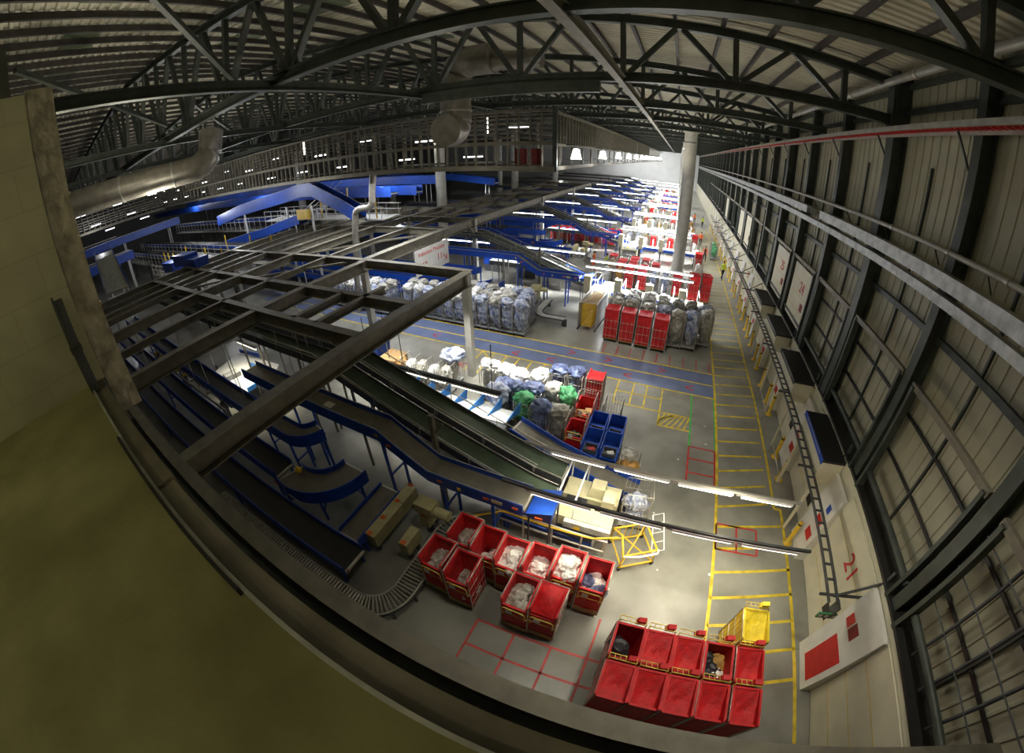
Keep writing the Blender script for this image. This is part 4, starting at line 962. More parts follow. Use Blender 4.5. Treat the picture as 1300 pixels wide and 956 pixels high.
# long light rows of the farther modules
lr2 = thing('hanging_light_row', 'x', 'tube light')
MB().box(-3.4,3.4,-.05,.05,.04,.12).build('housing', M['wtube'], lr2); MB().box(-3.35,3.35,-.05,.05,-.03,.03).build('tube', M['tubec'], lr2)
DY = [17.55, 31.5, 42.3, 53.6, 65, 76.5, 88, 99.5, 111]
for k, dy in enumerate(DY):
    for r, y in enumerate((5.42,6.84)):
        place(lr2, -1.6 if k else -1.7, y+dy, 'long bright tube light row over the second module, %s of the pair' % ('nearer','farther')[r] if k == 0 else 'long bright tube light row over the far modules', None if k == 0 else 'far tube light rows').location.z = 3.0
    place(lr2, -8.6, 8.56+dy, 'bright tube light row over the far sorting slides', 'far slide light rows', 0, (.8,1,1)).location.z = 2.95
    place(lr2, -14.5, 7.5+dy, 'bright tube light row deep at the left of the far modules', 'far left light rows', 0, (.8,1,1)).location.z = 3.3
# copies of the module
for k, dy in enumerate(DY[:8]):
    for t, txt in mod:
        if k > 1 and txt in ('cream motor box','short beige guard box near the conveyor','short beige guard box inside the track bend','third black-belted conveyor'): continue
        if txt == 'blue discharge conveyor' and k > 1: continue
        moved(t, dy, ('%s of the second module, beyond the blue lane' if k == 0 else '%s repeated among the far modules') % txt, None if k == 0 else 'far '+txt)
rl = roller_lite()
for k, dy in enumerate(DY[:3]): place(rl, -3.3, dy-.3, 'grey curved roller track of the second module, beside the nested cages' if k == 0 else 'grey curved roller track among the far modules', None if k == 0 else 'far roller tracks').location.y = dy-.3
# cream cabinets along the second module
cb = thing('machine_cabinet', 'x', 'cabinet')
MB().box(-.22,.22,-.18,.18,1.35,2.5).build('body', M['cream'], cb); MB().box(-.17,.17,-.19,-.18,1.5,2.4).build('door', M['dock'], cb); MB().beam((0,0,0),(0,0,1.36),.12,.12).build('stand', M['dgrey'], cb)
for k, x in enumerate((-4.85,-2.9,-.95,1.1)): place(cb, x, 22.75, '%s cream cabinet from the left along the second module' % ORD[k])
for dy in DY[1:5]:
    for x in (-4.85,-2.9,-.95,1.1): place(cb, x, 5.2+dy, 'cream cabinet standing along the far modules', 'far machine cabinets')
md = thing('machine_deck', 'cream machine deck stretching under the tube lights of the second module', 'machine deck')
MB().box(-3.3,2.6,23.1,24.4,1.15,1.35).build('deck', M['cream'], md); MB().box(-3.3,2.6,22.97,23.05,1.2,1.5).build('blue_rail', M['blue'], md)
for x in (-3.1,-1,1,2.4):
    for y in (23.2,24.3): MB().beam((x,y,0),(x,y,1.15),.08,.08).build('leg', M['dgrey'], md)
for x in (-3.2,-2.6,-1.8,-1,-.2,.6,1.4,2.2): MB().tube([(x,23.0,1.35),(x,23.0,2.1),(x,24.4,2.1),(x,24.4,1.35)], .025, 5).build('guard_frame', M['wtube'], md)
for dy in DY[1:7]: dup(md, (0, dy-17.55, 0), 0, 'cream machine deck under the tube lights of the far modules', 'far machine decks')
# ------------------------------------------------------------------ tall round columns
cl = thing('round_column', 'pale round column rising from the floor to the roof beside the walkway', 'column', (.75,31.9,0))
MB().lathe([(0,0),(.75,0),(.75,.25),(.5,.26),(.5,12.25),(.62,12.26),(.62,12.4),(0,12.4)], 24).build('shaft', M['colm'], cl)
MB().lathe([(.505,11.4),(.53,11.42),(.53,11.5),(.505,11.52)], 24).build('ring', M['galv'], cl)
for k, y in enumerate((50.4, 69, 87.6, 106, 124)): dup(cl, (.75,y,0), 0, 'second pale round column, right behind the big one by the walkway' if k == 0 else 'pale round column in line behind the big one by the walkway', None if k == 0 else 'far round columns')
for k, (x, y) in enumerate(((-21.7,32.1),(-21.8,50.4),(-21.8,69),(-44,32),(-44,50.4),(-33,69))):
    dup(cl, (x,y,0), 0, ['pale round column passing behind the round duct end','pale round column passing behind the red panel of the stud framing'][k] if k < 2 else 'pale round column deep in the left half of the hall', None if k < 2 else 'columns at far left')
# ------------------------------------------------------------------ ducts
d = thing('ventilation_duct', 'large round duct with an elbow and a blank end disc hanging below the trusses', 'duct')
def bend(p0, p1, p2, n=8): return [tuple((1-t)**2*a+2*t*(1-t)*b+t*t*c for a, b, c in zip(p0, p1, p2)) for t in [i/n for i in range(n+1)]]
path = [(-8.45,12.95,10.9)]+[(-8.5,13.2,10.9)]+bend((-8.55,13.5,10.9), (-8.6,14.05,10.9), (-8.62,14.05,11.5))+[(-8.62,14.05,12.6)]
MB().tube(path, .62, 24).build('lower_elbow', M['duct'], d)
MB().tube([(-8.62,14.05,12.6)]+bend((-8.62,14.05,12.9), (-8.62,14.05,13.75), (-7.7,14.05,13.75))+[(-6.9,14.05,13.75)], .63, 24).build('upper_elbow', M['duct'], d)
MB().tube([(-6.9,14.05,13.6),(-5.0,14.05,13.55)], .38, 18).build('branch', M['duct'], d)
for p, q in (((-8.62,14.05,11.7),(-8.62,14.05,11.76)), ((-8.62,14.05,12.57),(-8.62,14.05,12.63))): MB().tube([p,q], .66, 24).build('joint_band', M['galv'], d)
d = thing('ventilation_duct', 'long dull horizontal duct slung under the roof at the left', 'duct')
MB().tube([(-19.8,-2.6,10.85),(-15.6,5.8,10.85)]+bend((-15.5,6.0,10.85),(-15.2,6.6,10.85),(-15.4,7.0,11.4))+[(-15.5,7.2,12.2)], .48, 20).build('tube', M['duct'], d)
for f in (.45,.65,.84): MB().tube([(-19.8+4.8*f,-2.6+9.6*f,10.85),(-19.8+4.8*f+.03,-2.6+9.6*f+.06,10.85)], .5, 20).build('joint_band', M['galv'], d)
dp = thing('drain_pipe', 'grey pipe with a sideways jog dropping past the mezzanine beams', 'pipe')
MB().tube([(-16.2,17,9.1),(-16.45,17,7.9)]+bend((-16.45,17,7.7),(-16.45,17,7.2),(-17.0,17,7.15))+[(-17.6,17,7.1)]+bend((-17.7,17,7.05),(-18.1,17,7.0),(-18.1,17,6.4))+[(-18.2,17,5.9),(-19.1,17,0)], .2, 14).build('tube', M['duct'], dp)
# ------------------------------------------------------------------ suspended stud framing
sf = thing('stud_framing', 'suspended cage of bare metal studs and louvres facing the camera under the third truss', 'stud wall')
Y0 = 18.95
def rail(z, w, h, m='frame'): MB().box(-88,-6.0,Y0-w/2,Y0+w/2,z-h/2,z+h/2).build('rail', M[m], sf)
rail(12.1, .2, .14); rail(10.42, .22, .2); rail(9.1, .3, .26)
for k in range(98):
    x = -6.1-.62*k if k < 60 else -43.3-1.2*(k-60); MB().box(x-.035,x+.035,Y0-.08,Y0+.08,9.2,12.05).build('stud', M['frame'], sf)
mb = MB()
for z in (10.7,10.95,11.2,11.45,11.7,11.9): mb.box(-88,-6.1,Y0+.10,Y0+.14,z-.045,z+.045)
mb.build('louvre_slats', M['duct'], sf)['kind'] = 'stuff'
MB().box(-6.12,-5.9,Y0-.14,Y0+.1,8.98,12.25).build('corner_post', M['steel'], sf)
# side run towards the end wall
sr = thing('stud_framing', 'long side run of vertical metal studs and pale panels receding to the end wall', 'stud wall')
for z, h in ((12.0,.14),(10.35,.14),(9.15,.2)): MB().box(-6.1,-5.95,Y0+.15,138,z-h/2,z+h/2).build('rail', M['frame'], sr)
for k in range(95):
    y = Y0+.7+.62*k*(1 if k < 60 else 1.02); 
    if y > 137: break
    MB().box(-6.08,-5.98,y-.05,y+.05,9.2 if k % 4 == 0 else 10.4,11.95).build('stud', M['frame'], sr)
mb = MB()
for k in range(16): y = 33+6.2*k; mb.box(-6.2,-6.16,y,y+4.2,10.45,11.9)
mb.build('pale_panel', M['white'], sr)
# return leg of the framing at far left
rt2 = thing('stud_framing', 'far left return of the stud framing beyond the long horizontal duct', 'stud wall')
for z, h in ((12.1,.14),(10.42,.2),(9.0,.3)): MB().box(-60.1,-59.9,2,18.7,z-h/2,z+h/2).build('rail', M['frame'], rt2)
for k in range(22): y = 2.4+.75*k; MB().box(-60.06,-59.94,y-.05,y+.05,9.1,12.05).build('stud', M['frame'], rt2)
mb = MB()
for z in (9.5,9.8,10.1,10.8,11.2,11.6): mb.box(-60.3,-60.25,2,18.7,z-.05,z+.05)
mb.build('louvre_slats', M['duct'], rt2)['kind'] = 'stuff'
for k in range(9):
    place(lr2, -61, 3.5+1.75*k, 'cool tube light behind the far left return of the stud framing', 'far left return lights', PI/2, (.2,1,1)).location.z = (9.6,8.5,11.3)[k % 3]
for r, (x, z) in enumerate(((-56,6.6),(-50,5.0))):
    c = conveyor('raised_conveyor', 'x', [(x,3,z),(x,19 if r == 0 else 10.5,z+.2)], .9, .6, .3, 'blue', 'belt', (.1,.5,.9), leg_m='wtube', lip='wtube'); c['label'] = 'blue conveyor running lengthways below the far left stud framing, %s one' % ('farther','nearer')[r]
    for s in (-1.0,): MB().tube([(x+1.0,3,z+1.0),(x+1.0,10,z+1.0)], .04, 5).build('hand_rail', M['wtube'], c)
# second layer behind (service frames in the loft)
lf = thing('loft_framing', 'second layer of service frames glimpsed through the stud framing', 'framing')
for z in (9.3,10.5,11.8): MB().box(-88,-7,23.0,23.2,z-.06,z+.06).build('rail', M['frame'], lf)
for k in range(56): x = -7-1.45*k; MB().box(x-.06,x+.06,23.0,23.2,9.3,11.8).build('stud', M['frame'], lf)
MB().box(-88,-6.4,19.4,26,9.0,9.06).build('walk_deck', M['frame'], lf)
for k, x in enumerate((-8.0,-7.15)):
    o = MB().box(x-.32,x+.32,19.3,19.5,9.3,10.15).build('red_board', M['dred']); tag(o, ['left','right'][k]+' half of the dark red panel behind the stud framing', 'panel')
# bright vertical lamps behind it
vl = thing('loft_lamp', 'x', 'lamp')
MB().tube([(0,0,0),(0,0,1.0)], .07, 8).build('tube', M['tube'], vl); MB().box(-.1,.1,-.02,.02,-.1,0).build('holder', M['steel'], vl)
for k, (x, y, z) in enumerate(((-10.6,20.6,11.0),(-27.2,20.6,11.2))): place(vl, x, y, ['bright vertical lamp right of the duct end, seen through the stud framing','bright vertical lamp at the left, seen through the stud framing'][k]).location.z = z
for k in range(26):
    place(lr2, -11-3.0*k, 27.5+1.9*(k % 3), 'cool tube light deep under the loft behind the stud framing', 'loft tube lights', 0, (.34,1,1)).location.z = 8.55
for k in range(24):  # glowing tubes added to brighten the gaps in the framing
    place(lr2, -9-2.9*k-(k % 3)*.5, 21.6+.5*(k % 2), 'short added glow tube brightening the gap between the stud framing layers', 'added glow tubes between the stud layers', 0, (.2,1,1)).location.z = (11.4,9.7,10.9,9.75)[k % 4]
for r, (y, x1, z) in enumerate(((13.6,-30,3.3),(16.8,-27,3.5),(23.6,-38,4.6))):
    t = thing('sorting_line', 'long dark sorting line with a white rail on the upper level, %s of three' % ('nearest','middle','farthest')[r], 'sorting line')
    MB().box(-70,x1,y,y+.9,z,z+.9).build('housing', M['black'], t); MB().box(-70,x1,y-.05,y,z+.55,z+.8).build('blue_band', M['blue'], t)
    mb = MB()
    for zz in (1.2,1.6): mb.tube([(-70,y-.5,z+zz-.6),(x1,y-.5,z+zz-.6)], .03, 5)
    for q in range(26): mb.tube([(-70+(x1+70)*q/25,y-.5,z-.4),(-70+(x1+70)*q/25,y-.5,z+1.0)], .025, 5)
    mb.build('hand_rail', M['wtube'], t)
    MB().box(-70,x1,y-.7,y+1.1,z-.5,z-.4).build('deck', M['pipe'], t)
    for q in range(5): x = -68+(x1+67)*q/4; MB().beam((x,y+.4,0),(x,y+.4,z-.5),.2,.2).build('leg', M['dgrey'], t); MB().beam((x,y+.4,z-.4),(x,y+.4,z),.3,.3).build('leg', M['dgrey'], t)
for r, (y, z) in enumerate(((25.5,7.3),(29,7.0),(33,7.6))):
    c = conveyor('raised_conveyor', 'x', [(-88,y,z),(-48,y,z),(-22,y,z-.3)], .9, .55, .3, 'blue', 'belt', (.05,.2,.35,.5), leg_m='dgrey')
    c['label'] = 'long dark blue conveyor on the upper level under the loft, %s of three' % ('nearest','middle','farthest')[r]
# glass high-bay lamps in a row
hb = thing('hanging_high_bay_lamp', 'x', 'lamp')
MB().lathe([(.12,.55),(.16,.52),(.28,.02),(.30,0),(.27,.0),(.14,.5)], 20).build('glass_shade', M['bay'], hb)
MB().lathe([(.30,-.02),(.66,-.04),(.66,.0),(.30,.02)], 24).build('rim_disc', M['galv'], hb); MB().tube([(0,0,.5),(0,0,.75)], .1, 10).build('housing', M['galv'], hb); MB().tube([(0,0,.75),(-.55,0,.75)], .03, 6).build('arm', M['steel'], hb)
for k in range(14):
    place(hb, -5.22, 20.0+7.2*k, '%s glowing glass high-bay lamp in the row along the stud framing' % ORD[k] if k < 5 else 'glowing glass high-bay lamp far along the stud framing', None if k < 5 else 'far high-bay lamps').location.z = 9.62
# ------------------------------------------------------------------ raised conveyors far left
c = conveyor('raised_conveyor', 'tall blue-sided conveyor with a hump on the upper level at left', [(-44,20,6.0),(-38,20,6.9),(-30,20,7.7),(-27,20,8.1),(-25.6,20,8.1),(-22,20,6.6),(-20.6,20,5.9)], .9, .75, .3, 'blue', 'belt', (), lip='wtube')
for x in (-38,-30,-26.4): MB().beam((x,20,0),(x,20,7.0),.16,.16).build('trestle', M['wtube'], c)
c = conveyor('raised_conveyor', 'long blue conveyor below the humped one on the upper level at left', [(-44,20.2,3.3),(-34,20.2,4.7),(-28,20.2,5.85)], .9, .5, .3, 'blue', 'belt', (.3,.95), leg_m='wtube', lip='wtube')
wk = thing('raised_walkway', 'white railed walkway on the upper level beneath the humped blue conveyor', 'walkway')
MB().box(-36,-19.5,21.2,23.2,5.5,5.6).build('deck', M['white'], wk)
mb = MB()
for y in (21.2,23.2):
    for z in (6.05,6.5): mb.tube([(-36,y,z),(-19.5,y,z)], .035, 5)
    for k in range(14): mb.tube([(-36+1.25*k,y,5.6),(-36+1.25*k,y,6.5)], .03, 5)
mb.build('hand_rail', M['wtube'], wk)
for x in (-35,-27.7,-23.45): MB().beam((x,22,0),(x,22,5.5),.2,.2).build('leg', M['wtube'], wk)
st = MB()
for k in range(12): st.box(-29+.35*k,-28.7+.35*k,21.3,22.2,5.6+.18*k,5.64+.18*k)
st.tube([(-29,21.3,6.5),(-24.8,21.3,8.5)], .03, 5); st.tube([(-29,22.2,6.5),(-24.8,22.2,8.5)], .03, 5)
tag(st.build('stair', M['wtube']), 'white stair climbing from the railed walkway to the humped conveyor', 'stair')
o = MB().box(-27.6,-26,19.3,19.5,6.0,6.8).build('hanging_board', M['yel']); tag(o, 'yellow panel hanging below the crest of the humped conveyor', 'panel')
c = conveyor('chute_conveyor', 'steep blue-edged belt dropping beside the foil-clad riser', [(-46,6.6,6.9),(-40.3,5.75,6.9),(-30.6,4.6,5.3)], 1.7, .4, .3, 'blue', 'galv', (.5,.9), leg_m='wtube', lip='lblue')
for k, (x, z) in enumerate(((-34,4.6),(-30.5,5.3),(-28.5,5.1))):
    t = thing('tipping_chute', ['leftmost','middle','rightmost'][k]+' of three small blue chutes on the upper level beyond the riser', 'chute', (x,10.2,z))
    MB().hexa([(-1.5,-.5,-.4),(1.3,-.5,-.1),(1.3,.5,-.1),(-1.5,.5,-.4)], [(-1.5,-.6,.5),(1.3,-.6,.6),(1.3,.6,.6),(-1.5,.6,.5)]).build('trough', M['blue'], t)
    for sx in (-1,1): MB().beam((sx,0,-z),(sx,0,-.3),.12,.12).build('leg', M['wtube'], t)
yp = MB(); yp.tube([(0,0,0),(0,0,2.4)], .06, 6); yme = yp.mesh('safety_post', M['yel'])
pts = [(-41,11.6,2.85),(-39.6,11.6,2.85),(-38,11.6,2.85),(-36.6,11.6,2.85),(-35,11.6,2.85),(-39,13.3,2.9),(-34,13.3,2.9),(-30.5,13.3,2.9),(-36,16.4,3.1),(-31,16.4,3.1),(-27.5,16.4,3.1),(-27,21.5,5.6),(-23.5,21.5,5.6),(-20.5,21.5,5.6)]
for p in pts:
    o = bpy.data.objects.new('safety_post', yme); COL.objects.link(o); o.location = p; tag(o, 'thin yellow safety post on the upper level at left', 'post', 'yellow posts on the upper level')
gd = thing('upper_walkway', 'grey upper level deck with thin white rails behind the foil-clad riser', 'walkway')
MB().box(-46,-30,11.2,12.9,2.75,2.85).build('deck', M['pipe'], gd)
mb = MB()
for y in (11.3,12.8):
    for z in (3.4,3.9): mb.tube([(-46,y,z),(-30,y,z)], .035, 5)
    for k in range(11): mb.tube([(-46+1.58*k,y,2.85),(-46+1.58*k,y,3.9)], .03, 5)
mb.build('hand_rail', M['wtube'], gd)
for x in (-45,-36,-31):
    for y in (11.5,12.6): MB().beam((x,y,0),(x,y,2.75),.2,.2).build('leg', M['pipe'], gd)
for k, (x, y, z) in enumerate(((-40,37,7.2),(-33,39,7.4),(-26,41,7.0))):
    c = conveyor('raised_conveyor', 'x', [(x-7,y,z-.4),(x,y,z),(x+6,y,z-.6)], .9, .5, .3, 'blue', 'belt', (.1,.9), leg_m='wtube')
    c['label'] = 'blue conveyor far back on the upper level under the stud framing'; c['group'] = 'far upper conveyors'
# second-module extras: blue screens, red bag trolleys
bs = MB().box(-.9,.9,-.05,.05,0,1.3).mesh('blue_screen', M['blue'])
for k, (x, y) in enumerate(((-14.2,28.2),(-11.0,27.6),(-8.2,43.5),(-6.6,42.5))):
    o = bpy.data.objects.new('blue_screen', bs); COL.objects.link(o); o.location = (x,y,0.6 if k < 2 else .4); tag(o, 'blue upright screen panel among the sorting slides of the second module', 'screen', 'blue screens')
    MB().box(-.8,.8,-.03,.03,-.6 if k < 2 else -.4,0).build('stand', M['dgrey'], o)
for r, y in enumerate((42.0, 42.9, 43.8)):
    for k in range(9): place(rc, -13.2+.85*k+.2*r, y, 'small red roll cage in the crowded red rows beyond the second module', 'red cages beyond the second module', 0, (1.05,1,.9))
rng = random.Random(3)
COLY = (31.9, 50.4, 69, 87.6, 106, 124)
for r, y in enumerate((28.6,29.6,30.6)+tuple(d+q for d in DY[1:] for q in (-.7,.3))):
    for k in range(7):
        x = -4.6+.9*k+rng.uniform(-.06,.06)
        if abs(x-.75) < 1.2 and min(abs(y-c) for c in COLY) < 1.3: continue
        if rng.random() < .35: place(rc, x, y, 'red-covered roll cage in the crowded rows between the far modules', 'far red cages', 0, (1.05,1,1))
        else:
            key = rng.choice(('bagc','bagbr','bagw','bagb','bagbr'))
            place(mc, x, y, 'metal roll cage in the crowded rows between the far modules', 'far metal cages', 0, (1.05,1,1))
            sack(key, x, y, .24, 'mail sack packed in a cage between the far modules', 'far sacks', sc=(1.05,1,1.2), big=True)
for k, (x, y) in enumerate(((2.6,33.5),(2.7,36.2),(2.6,38.8),(2.5,42),(2.6,45),(2.5,48),(2.6,52),(2.5,57),(2.6,62))):
    if k in (1,4): place(rc, x, y, 'red roll cage lined up along the far walkway edge', 'walkway-edge red cages', 0, (1.05,1,1.1))
    else:
        place(mc, x, y, 'metal roll cage lined up along the far walkway edge', 'walkway-edge cages', 0, (1.1,1,1.1)); sack(rng.choice(('bagbr','bagc','bagw')), x, y, .24, 'sack packed in a cage along the far walkway edge', 'walkway-edge sacks', sc=(1.05,1,1.2), big=True)
for k, y in enumerate((42.6,43.8)):
    place(mc, 4.75, y, '%s cage of green sacks on the walkway beside the walking people' % ('nearer','farther')[k], None, 0, (1.1,1,1)); sack('bagg', 4.75, y, .24, 'green sack in the %s cage standing on the far walkway' % ('nearer','farther')[k], None, sc=(1.05,1,1.2), big=True)
# small things by the frame post
bb = thing('blue_bin', 'blue lidded bin standing by the lane, left of the frame post', 'bin', (-13.0,12.3,0))
MB().hexa([(-.4,-.4,.1),(.4,-.4,.1),(.4,.4,.1),(-.4,.4,.1)],[(-.5,-.5,1.3),(.5,-.5,1.3),(.5,.5,1.3),(-.5,.5,1.3)]).build('body', M['blue'], bb); MB().box(-.52,.52,-.52,.52,1.3,1.4).build('lid', M['blue'], bb)
for k in range(2): MB().tube([(-.2+.4*k,0,1.4),(-.2+.4*k,0,1.43)], .1, 10).build('posting_hole', M['paper'], bb)
o = MB().box(-.5,.5,-.5,.5,0,1.0).build('pallet_box', M['card'], None, (-11.6,11.9,0)); tag(o, 'large brown cardboard pallet box beside the blue lidded bin', 'box')
for k in range(5):
    x = -10.6+.62*k; key = ('bagbr','bagw','bagc','bagw','bagc')[k]
    place(mc, x-.2, 11.55, '%s metal cage from the left behind the tube light over the slides' % ORD[k], None, PI, (.92,1,.85))
    sack(key, x-.2, 11.55, .22, '%s sack in the %s cage from the left behind the slide light' % (cn[key], ORD[k]), None, sc=(.88,1,.95), big=True)
o = place(mc, -8.45, 12.35, 'metal cage under the bulging pale blue sack left of the frame post', None, PI, (1,1,.78)); sack('bagc', -8.45, 12.35, .22, 'clear plastic sack inside the cage under the bulging pale blue sack', None, sc=(.95,1,.95), big=True)
sack('bagb', -8.45, 12.35, 1.05, 'bulging pale blue sack standing out above the cages left of the frame post', None, 2.4)
sack('bagb', -5.25, 10.45, 1.15, 'big pale blue striped sack hung at the end of the sorting slides', None, 2.3)
# ------------------------------------------------------------------ overhead sign
sg = thing('hanging_sign', 'white hanging sign lettered in red below the mezzanine beam', 'sign', (-13.8,19.0,3.72), PI/2)
MB().box(-1.8,1.8,-.02,.02,-.8,.8).build('panel', M['white'], sg)
text_obj('lettering', 'Induction Modules', .38, M['redp'], sg, (PI/2,0,0), (-.05,-.024,.48))
text_obj('lettering', '12', .62, M['redp'], sg, (PI/2,0,0), (-.9,-.024,-.28)); text_obj('lettering', '11', .62, M['redp'], sg, (PI/2,0,0), (.75,-.024,-.12))
mb = MB(); mb.beam((1.1,-.026,-.05),(1.45,-.026,-.40),.012,.1,up=(0,1,0)); mb.beam((1.5,-.026,-.15),(1.5,-.026,-.45),.012,.08,up=(0,1,0)); mb.beam((1.22,-.026,-.45),(1.54,-.026,-.45),.012,.08,up=(0,1,0)); mb.build('arrow', M['redp'], sg)
for x in (-1.6,1.6): MB().tube([(x,0,.8),(x,0,1.0)], .012, 5).build('hanger', M['rail'], sg)
# dock hoods
for k, (y0, y1, x0, lab) in enumerate(((12.9,15.5,5.55,'white dock hood with a flat black top in the third loading bay'),(8.65,11.0,5.6,'white dock hood with a flat black top and blue edge in the second loading bay'),(17.0,19.5,5.6,'white dock hood with a black top below the first raised dock door'),(21.0,23.6,5.6,'white dock hood with a black top below the second raised dock door'))):
    t = thing('dock_hood', lab, 'dock hood')
    MB().box(x0,6.36,y0,y1,2.3,3.1).build('front', M['dock'], t); MB().box(x0-.02,6.37,y0-.03,y1+.03,3.1,3.18).build('top', M['black'], t)
    MB().box(x0-.05,x0-.02,y0-.03,y1+.03,3.02,3.2).build('edge', M['blue' if k == 1 else 'dgrey'], t); MB().beam((x0-.04,y0+.3,3.15),(x0-.04,y1-.3,3.15),.03,.03).build('tube', M['rail'], t)
    for y in (y0+.1,y1-.1): MB().beam((5.75,y,0),(5.75,y,2.3),.08,.08).build('leg', M['dock'], t)
# ------------------------------------------------------------------ people
def person(x, y, rz, top, legs, lab, pose, vest2=None, s=1.):
    t = thing('person', lab, 'person', (x,y,0), rz)
    J = dict(pel=(0,0,.95), ch=(0,.02,1.3), nk=(0,.02,1.48), hd=(0,-.0,1.62), tp=(0,0,1.74))
    st, ar = pose
    legp = {}
    V = [J['pel'], J['ch'], J['nk']]; E = [(0,1),(1,2)]; Rd = [(.15,.11),(.17,.11),(.06,.06)]
    for sx, f in ((-1, st), (1, -st)):
        n = len(V); hip = (sx*.09,0,.88); kn = (sx*.1,-f*.22-.04,.5); an = (sx*.1,-f*.38+ (.08 if f < 0 else 0),.09); toe = (sx*.11,-f*.38-.13,.04)
        V += [hip, kn, an, toe]; E += [(0,n),(n,n+1),(n+1,n+2),(n+2,n+3)]; Rd += [(.095,.095),(.068,.068),(.045,.045),(.04,.035)]
    for sx, f in ((-1, -ar), (1, ar)):
        n = len(V); sh = (sx*.19,.02,1.41); el = (sx*.25,-f*.1+.03,1.14); wr = (sx*.23,-f*.3-.08,.93)
        V += [sh, el, wr]; E += [(1,n),(n,n+1),(n+1,n+2)]; Rd += [(.06,.06),(.045,.045),(.032,.032)]
        h = len(V); hd = (wr[0],wr[1]-.02,wr[2]-.08); V.append(hd); E.append((n+2,h)); Rd.append((.034,.02))
        for q in range(4): V.append((hd[0]-.024+.016*q, hd[1]-.015, hd[2]-(.07,.082,.078,.06)[q])); E.append((h,len(V)-1)); Rd.append((.0085,.0085))
        V.append((hd[0]-sx*.04, hd[1]-.03, hd[2]-.03)); E.append((h,len(V)-1)); Rd.append((.009,.009))
    n = len(V); V += [(0,0,1.55),(0,-.01,1.66)]; E += [(2,n),(n,n+1)]; Rd += [(.062,.07),(.075,.095)]
    V.append((0,-.105,1.615)); E.append((n+1,len(V)-1)); Rd.append((.012,.016))     # nose
    me = bpy.data.meshes.new('body'); me.from_pydata(V, E, []); ob = bpy.data.objects.new('body', me); COL.objects.link(ob)
    md = ob.modifiers.new('skin', 'SKIN'); ob.modifiers.new('sub', 'SUBSURF').levels = 1; ob.modifiers['sub'].render_levels = 1
    for i, r in enumerate(Rd): me.skin_vertices[0].data[i].radius = r
    me.skin_vertices[0].data[0].use_root = True
    bpy.context.view_layer.update(); ev = ob.evaluated_get(bpy.context.evaluated_depsgraph_get()); m2 = bpy.data.meshes.new_from_object(ev)
    bpy.data.objects.remove(ob)
    for mm in (M['skin'], M[top], M[legs], M['shoe'], M[vest2 or top]): m2.materials.append(mm)
    for p in m2.polygons:
        c = p.center; p.use_smooth = True
        if c.z > 1.5 or (c.z < .97 and abs(c.x) > .19): p.material_index = 0
        elif c.z > .95 or (abs(c.x) > .2 and c.z > .9): p.material_index = 4 if (vest2 and abs(c.x) < .08) else 1
        elif c.z > .1: p.material_index = 2
        else: p.material_index = 3
    m2.name = 'body'; b = bpy.data.objects.new('body', m2); COL.objects.link(b); b.parent = t
    hm = MB(); hm.lathe([(0,.125),(.05,.115),(.085,.07),(.098,.01),(.09,-.03)], 14, (0,.015,1.655)); hm.build('hair', M['hair'], t)
    for sx in (-1,1): MB().lathe([(0,.012),(.010,0),(0,-.012)], 8, (sx*.03,-.085,1.645)).build('eye', M['black'], t)
    t.scale = (s,s,s); return t
person(5.05, 35.3, .3, 'hiviy', 'navy', 'person in a yellow hi-vis vest over dark clothes walking on the hatched walkway', (.8,.7), 'hiviy')
person(3.62, 40.6, -.2, 'hivio', 'navy', 'person in orange and dark clothes walking towards the camera on the walkway', (.6,.6), 'navy')
person(3.55, 48.6, PI, 'hivio', 'navy', 'person in an orange top and dark skirt walking away along the walkway', (.5,.5))
person(3.3, 66, 0, 'hivio', 'navy', 'person in orange far away at the walkway, first of the distant pair', (.4,.4))
person(4.5, 63, .5, 'hiviy', 'navy', 'person in yellow far away at the walkway, second of the distant pair', (.4,.4))
person(-5.2, 31.6, 1.2, 'hiviy', 'navy', 'person in a yellow hi-vis vest standing among the cages of the second module', (.2,.3))
person(-6.4, 31.9, -1, 'hivio', 'hivio', 'person in orange hi-vis clothing standing beside the red cages of the second module', (.3,.3))
# ------------------------------------------------------------------ lights: lamps of the hall and added fill
def area(x, y, z, sx, sy, e, rot=(0,0,0), col=(1,.94,.80), sp=130):
    l = bpy.data.lights.new('lamp', 'AREA'); l.shape = 'RECTANGLE'; l.size = sx; l.size_y = sy; l.energy = e; l.color = col; l.spread = math.radians(sp)
    o = bpy.data.objects.new('lamp', l); COL.objects.link(o); o.location = (x,y,z); o.rotation_euler = rot; return o
def point_light(x, y, z, e, col=(1,.95,.82), r=.06):
    l = bpy.data.lights.new('lamp', 'POINT'); l.energy = e; l.color = col; l.shadow_soft_size = r
    o = bpy.data.objects.new('lamp', l); COL.objects.link(o); o.location = (x,y,z); return o
warm, cool = (1,.92,.70), (.95,.97,1)
# tube pairs of the nearest module
for y in (5.42, 6.84): area(1.1, y, 2.95, 6.4, .1, 75, col=warm, sp=120)
point_light(2.6, 6.1, 3.35, 90, warm)
area(-7.1, 8.9, 2.9, 5.4, .1, 110, col=(1,.97,.9), sp=90); area(-5.5, 12.2, 4.3, 6, .3, 210, col=(1,.97,.9), sp=80)
area(-16.6, 6.8, 3.42, 4, .1, 80, col=warm, sp=80)
for k, dy in enumerate(DY):
    f = 1+.12*min(k, 4)
    area(-1.6, 6.1+dy, 2.9, 6.8, 1.5, 1300*f, col=cool); point_light(-1.6, 6.1+dy, 3.6, 200*f, cool, .15)
    area(-10.5, 8.5+dy, 2.9, 8, .3, 700*f, col=cool)
    if k < 5: point_light(-22, 8+dy, 4.2, 260, cool, .2)
for k in range(14): point_light(-5.35, 20+7.2*k, 9.45, 55, cool, .12)
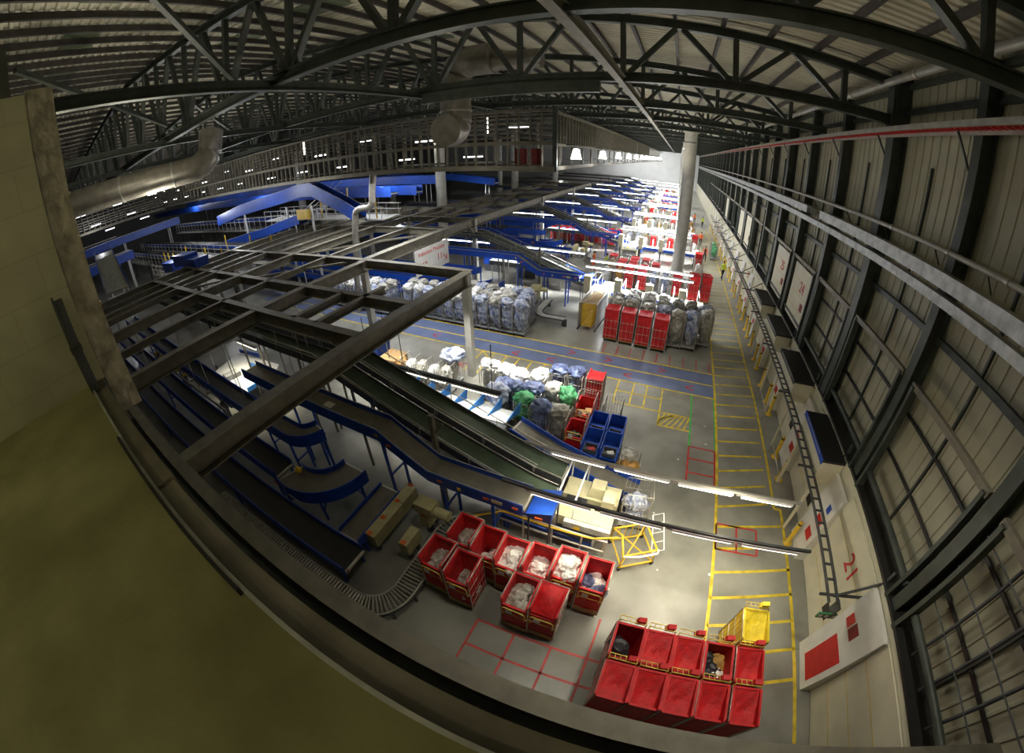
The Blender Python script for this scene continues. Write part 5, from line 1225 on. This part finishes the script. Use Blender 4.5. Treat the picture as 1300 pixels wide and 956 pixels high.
for k in range(8): area(-1, 36+13*k, 12.0, 3, 3, 1000, col=cool)
for x in (-40, -31): point_light(x, 16, 8.4, 300, cool, .2)
point_light(-36, 25, 8.0, 380, cool, .2); point_light(-24, 26, 8.0, 300, cool, .2)
area(-16, 16.6, 8.6, 10, 3, 750, col=cool)  # unseen area light added to brighten the cages behind the frame
# unseen fill lights added above and behind the camera, besides the platform lamp
for x, y, e in ((-1.2,3.6,34),(3.2,4.0,95)): area(x, y, 13.2, .6, .6, e, col=(1,.94,.78), sp=72)
point_light(2.0, -2.5, 12.0, 90, (1,.90,.58), .2)
point_light(-3.8, -3.4, 11.1, 85, (1,.90,.50), .15)
point_light(-13, 1.5, 11.6, 60, (1,.93,.66), .2)

area(-10, 126, 11, 24, 3, 1500, rot=(1.15,0,0), col=cool)  # unseen wash of light added to whiten the end wall
for x in (-22, -42, -64): point_light(x, 24, 8.2, 330, cool, .2)
area(-11, 10.9, 4.2, 4, .3, 110, col=(1,.97,.9), sp=70)

def roof_fill(x, y, z, e, col=(1,.94,.76)):  # unseen upward spots added to brighten the roof, without any fitting
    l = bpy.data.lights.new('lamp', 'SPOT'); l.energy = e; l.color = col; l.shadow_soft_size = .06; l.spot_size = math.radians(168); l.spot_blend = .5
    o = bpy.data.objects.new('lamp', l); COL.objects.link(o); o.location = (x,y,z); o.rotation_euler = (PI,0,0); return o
for x, y, z, e in ((-17,5,8.6,560),(-31,12,9.0,900),(-48,14,9.0,900),(-13,3,9.6,260),(-6,9,9.2,120),(1,12,7.6,170),(-24,30,9.4,500),(-2,30,8.5,300)): roof_fill(x, y, z, e)
point_light(-11, 15.5, 8.4, 80); point_light(-24, 17, 8.6, 90); point_light(-57, 8, 8.4, 300, cool)  # added fill points without fittings, brightening the left side
for x, y, e in ((-1,14.5,170),(-8,15.5,110)): area(x, y, 12.0, .6, .6, e, col=(1,.96,.86), sp=75)  # unseen down-lights added to brighten the lane and the red cages beyond

for x, y, z, e in ((-36,11,6.5,260),(-45,18,7.0,300),(-32,15.5,6.5,200)): point_light(x, y, z, e, cool)
